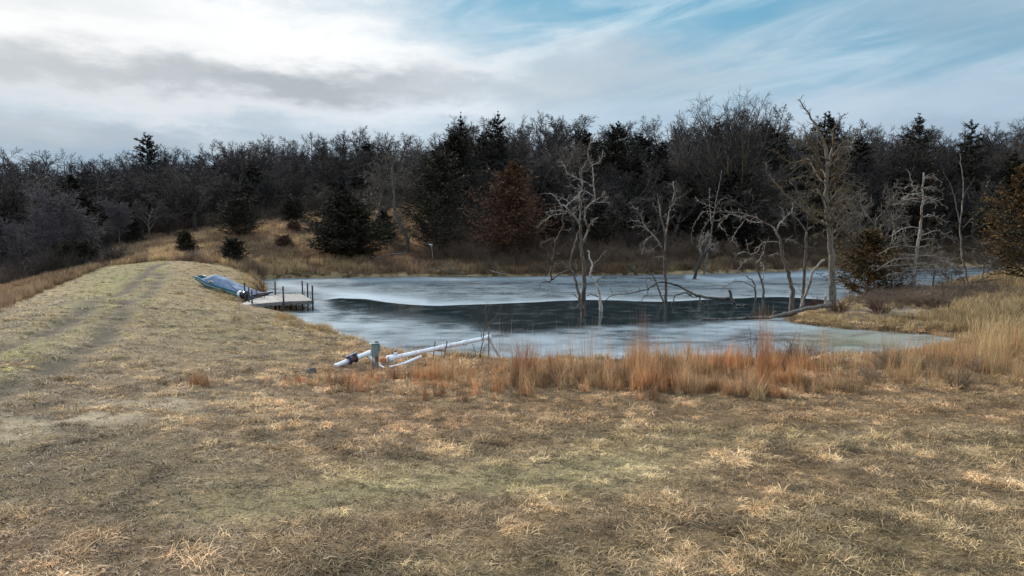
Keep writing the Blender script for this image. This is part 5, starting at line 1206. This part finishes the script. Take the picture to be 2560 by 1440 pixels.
# ------------------------------------------------------------------ irrigation pipe, switch box and stands
def pipe(pts, r, nm, mt, parent, org, k=14, n=5):
    P = smooth(np.array(pts), n); b = MB(); b.tubes(P, np.full(len(P), r), k, cap=True); return b.obj(nm, M[mt], parent, True, org)
pz = lambda px, py, D: at_depth(px, py, D)
p0 = pz(836, 917, 20.6); p1 = pz(873, 901, 21.0); p2 = pz(889, 896, 21.1); p3 = pz(930, 880, 21.4); p4 = pz(948, 884, 21.5)
org = np.array([p3[0], p3[1], hz(p3[0], p3[1])])
ln = thing('irrigation_pipe', org, 'thick white plastic pipe with blue clamp running along the grass to the switch box', 'pipe')
pipe([p0, p1], .076, 'pipe', 'pvc', ln, org); pipe([p2, (p2 + p3) / 2, p3], .08, 'pipe', 'pvc', ln, org)
pipe([p1 - (p1 - p0) * .02, p2 + (p2 - p1) * .2], .088, 'coupling', 'rust', ln, org)
pipe([p2, p2 + (p3 - p2) * .12], .10, 'collar', 'pvc', ln, org)
dcl = norm(p2 - p0)
b = MB(); c = (p1 + p2) / 2 + [0, 0, .02]
for s in (-.11, .10):
    V, Q = lathe([(s - .025, .09), (s - .025, .155), (s + .025, .155), (s + .025, .09)], 16); R_ = np.stack([dcl, norm(np.cross([0, 0, 1.], dcl)), np.cross(dcl, norm(np.cross([0, 0, 1.], dcl)))], 0); b.add(V @ R_ + c, Q)
b.obj('flange', M['blue_iron'], ln, True, org)
b = MB(); b.bar(c + [0, 0, .13] - dcl * .22, c + [0, 0, .15] + dcl * .16, .10, .03); b.obj('clamp_lever', M['blue_iron'], ln, False, org)
y0 = pz(918, 887, 21.35); y1 = pz(938, 906, 21.3); y2 = pz(950, 915, 21.2); y3 = pz(962, 923, 21.0)
pipe([y0, y1], .06, 'branch_pipe', 'pvc', ln, org); pipe([y1, y2, y3], .055, 'branch_pipe', 'pvc', ln, org)
s0 = pz(794, 931, 20.2); s1 = pz(813, 927, 20.4); o = pipe([s0, s1], .07, 'pipe_stub', 'pvc', None, s0); o.location = s0; tag(o, 'short white pipe end poking out of the grass left of the long pipe', 'pipe')
g = ground_at(780, 934); b = MB(); V, Q = lathe([(-.10, .01), (-.12, .10), (-.05, .16), (.05, .16), (.10, .08), (.1, .01)], 12); b.add(V * [1, 1, .7] + np.random.default_rng(2).normal(0, .012, V.shape), Q); o = b.obj('dirt_clod', M['log'], None, True); o.location = g + [0, 0, .06]; tag(o, 'dark brown lump at the left end of the pipes', 'clod')
# long pipe out over the ice
q0 = pz(971, 897, 21.6); q1 = pz(1041, 882, 22.4); q2 = pz(1120, 865, 23.6); q3 = pz(1222, 844, 25.2); q4 = pz(1254, 900, 25.9)
og = np.array([q0[0], q0[1], hz(q0[0], q0[1])]); lp = thing('intake_pipe', og, 'long white plastic pipe sloping from the grass out over the ice and down', 'pipe')
pipe([q0, q1, q2, q3 - (q3 - q2) * .03], .074, 'pipe', 'pvc', lp, og); pipe([q3 - (q3 - q2) * .04, q3 + [.02, 0, .01], q3 + (q4 - q3) * .08], .10, 'elbow', 'pvc', lp, og); pipe([q3 + (q4 - q3) * .05, q4, q4 + (q4 - q3) * .2], .075, 'down_pipe', 'pvc', lp, og)
pipe([q0 - (q1 - q0) * .02, q0 + (q1 - q0) * .16], .11, 'collar', 'pvc', lp, og)
for f in (.30, .62):
    c0 = q1 + (q3 - q1) * f; pipe([c0, c0 + norm(q3 - q1) * .16], .095, 'coupling', 'pvc', lp, og)
t0 = q0 + (q1 - q0) * .25; pipe([t0, t0 + [0, 0, .17]], .06, 'tee', 'pvc', lp, og); pipe([t0 + [0, 0, .15], t0 + [0, 0, .22]], .035, 'valve', 'black_plastic', lp, og)
b = MB(); b.bar(t0 + [.02, 0, .22], t0 + [-.26, 0, .08], .02, .015); b.obj('valve_lever', M['black_plastic'], lp, False, og)
l0 = pz(975, 918, 21.0); l1 = pz(990, 915, 21.2); l2 = pz(1020, 905, 21.5); l3 = pz(1053, 891, 21.9)
o = pipe([l0, l1, l2, l3], .05, 'drain_pipe', 'pvc', None, l0); o.location = l0; tag(o, 'thinner white pipe lying under the long pipe, its open end raised', 'pipe')
# pump
pc = pz(958, 902, 21.6); pg = np.array([pc[0], pc[1], hz(pc[0], pc[1])]); pm = thing('water_pump', pg, 'rusty orange water pump with white outlet between the two pipes', 'pump')
V, Q = lathe([(-.10, .01), (-.10, .14), (-.06, .17), (.06, .17), (.10, .12), (.22, .11), (.23, .01)], 18); b = MB(); b.add(V @ np.array([[.5, .85, 0], [-.85, .5, 0], [0, 0, 1]]) * .72 + pc, Q); b.obj('housing', M['orange_iron'], pm, True, pg)
V, Q = lathe([(0, .06), (0, .12), (.05, .12), (.05, .06)], 16); b = MB(); b.add(V + pc + [.12, -.02, .02], Q); b.obj('outlet_ring', M['concrete'], pm, True, pg)
b = MB(); b.bar([pc[0] - .15, pc[1], pg[2] + .05], [pc[0] + .35, pc[1] + .1, pg[2] + .05], .25, .06); b.obj('base_plate', M['concrete'], pm, False, pg)
# switch box
xg = ground_at(939, 926); bx0 = thing('switch_box', xg, 'grey green electrical box on a wooden post among the pipes', 'electrical box'); Db = xg[1]
tp0 = at_depth(940, 854, Db); h0 = tp0[2] - xg[2]
b = MB(); b.box((.03, .06, h0 / 2 - .1), (.10, .10, h0 + .2), bev=.008); b.obj('post', M['beam'], bx0, False)
yb = at_depth(940, 890, Db)[2] - xg[2]; yt = at_depth(940, 859, Db)[2] - xg[2]
ang = .45; ca, sa = math.cos(ang), math.sin(ang)
b = MB(); b.box((-.02, -.07, (yb + yt) / 2), (.18, .14, yt - yb), (ca, sa, 0), (-sa, ca, 0), .012); b.obj('enclosure', M['box_paint'], bx0, False)
b = MB(); b.box((-.02 + sa * .086, -.07 - ca * .086, (yb + yt) / 2), (.17, .012, (yt - yb) * .92), (ca, sa, 0), (-sa, ca, 0), .004); b.obj('door', M['box_paint'], bx0, False)
b = MB(); b.box((.10, -.0, yt - .12), (.09, .10, .24), (ca, sa, 0), (-sa, ca, 0), .01); b.obj('side_box', M['box_paint'], bx0, False)
b = MB(); b.box((-.02, -.07, yt + .012), (.23, .19, .02), (ca, sa, 0), (-sa, ca, 0), .004); b.obj('lid', M['box_paint'], bx0, False)
for xx in (-.06, .0): b = MB(); b.tubes(np.array([[xx, -.07, yb + .02], [xx, -.07, yb / 2], [xx + .01, -.06, -.05]]), [.018] * 3, 8); b.obj('conduit', M['steel'], bx0)
# H stand and steel posts
hs = thing('pipe_stand', (pz(1083, 900, 23.1)), 'dark metal H shaped stand holding up the long white pipe', 'stand'); ho = np.array(hs.location)
a0, a1, b0, b1 = pz(1088, 853, 23.1), pz(1082, 905, 23.1), pz(1118, 853, 23.3), pz(1108, 908, 23.3)
for nm, u, v in (('post', a0, a1 + (a1 - a0) * .3), ('post', b0, b1 + (b1 - b0) * .3), ('crossbar', lerp3(a0, a1, .45), lerp3(b0, b1, .45))): b = MB(); b.bar(u, v, .035, .035, bev=.004); b.obj(nm, M['rust'], hs, False, ho)
for px_, pt_, pb_, D_, lab in ((1222, 818, 925, 25.0, 'thin steel post standing at the elbow of the long pipe'), (1104, 860, 905, 23.4, 'thin steel rod between the legs of the dark metal stand')):
    u, v = pz(px_, pt_, D_), pz(px_, pb_, D_); v[2] = min(v[2], hz(v[0], v[1])) - .2; b = MB(); b.bar(u, v, .045 if D_ > 24 else .02, .03, bev=.004); o = b.obj('steel_post', M['steel'], None, False, v); o.location = v; tag(o, lab, 'post')

# ------------------------------------------------------------------ small things on the far bank
g = ground_at(1084, 664); bh = thing('birdhouse_post', g, 'pale leaning post with a small birdhouse on top at the far shore', 'birdhouse')
tp1 = at_depth(1078, 612, g[1]) - g
b = MB(); b.tubes(np.array([[0, 0, -.2], tp1 * .5 + [.03, 0, 0], tp1]), [.07, .06, .055], 7, cap=True); b.obj('post', M['dead_pale'], bh)
b = MB(); b.box(tp1 + [-.05, 0, .02], (.42, .3, .12), (1, 0, -.2), bev=.02); b.obj('roof', M['trim_pale'], bh, False)
b = MB(); b.box(tp1 + [0, 0, -.1], (.2, .2, .2), bev=.01); b.obj('box', M['plank'], bh, False)
for a, c, w, h, lab in ((1156, 632, .12, .5, 'short white stake standing in the brush on the far bank'), (288, 604, .35, .2, 'pale stone left of a pair beyond the end of the dam'), (316, 605, .32, .2, 'pale stone right of a pair beyond the end of the dam')):
    g = ground_at(a, c)
    if 'stake' in lab: b = MB(); b.box((0, 0, h / 2 - .1), (w, w, h + .2), (1, 0, .1), bev=.02); o = b.obj('white_stake', M['stone'], None, False)
    else:
        V, Q = lathe([(-w / 2, .01), (-w * .4, h * .7), (0, h), (w * .4, h * .6), (w / 2, .01)], 9); b = MB(); b.add(V + np.random.default_rng(a).normal(0, .03, V.shape), Q); o = b.obj('pale_stone', M['stone'], None, False)
    o.location = g + [0, 0, .25 if 'stone' in lab else 0]; tag(o, lab, 'stake' if 'stake' in lab else 'stone')
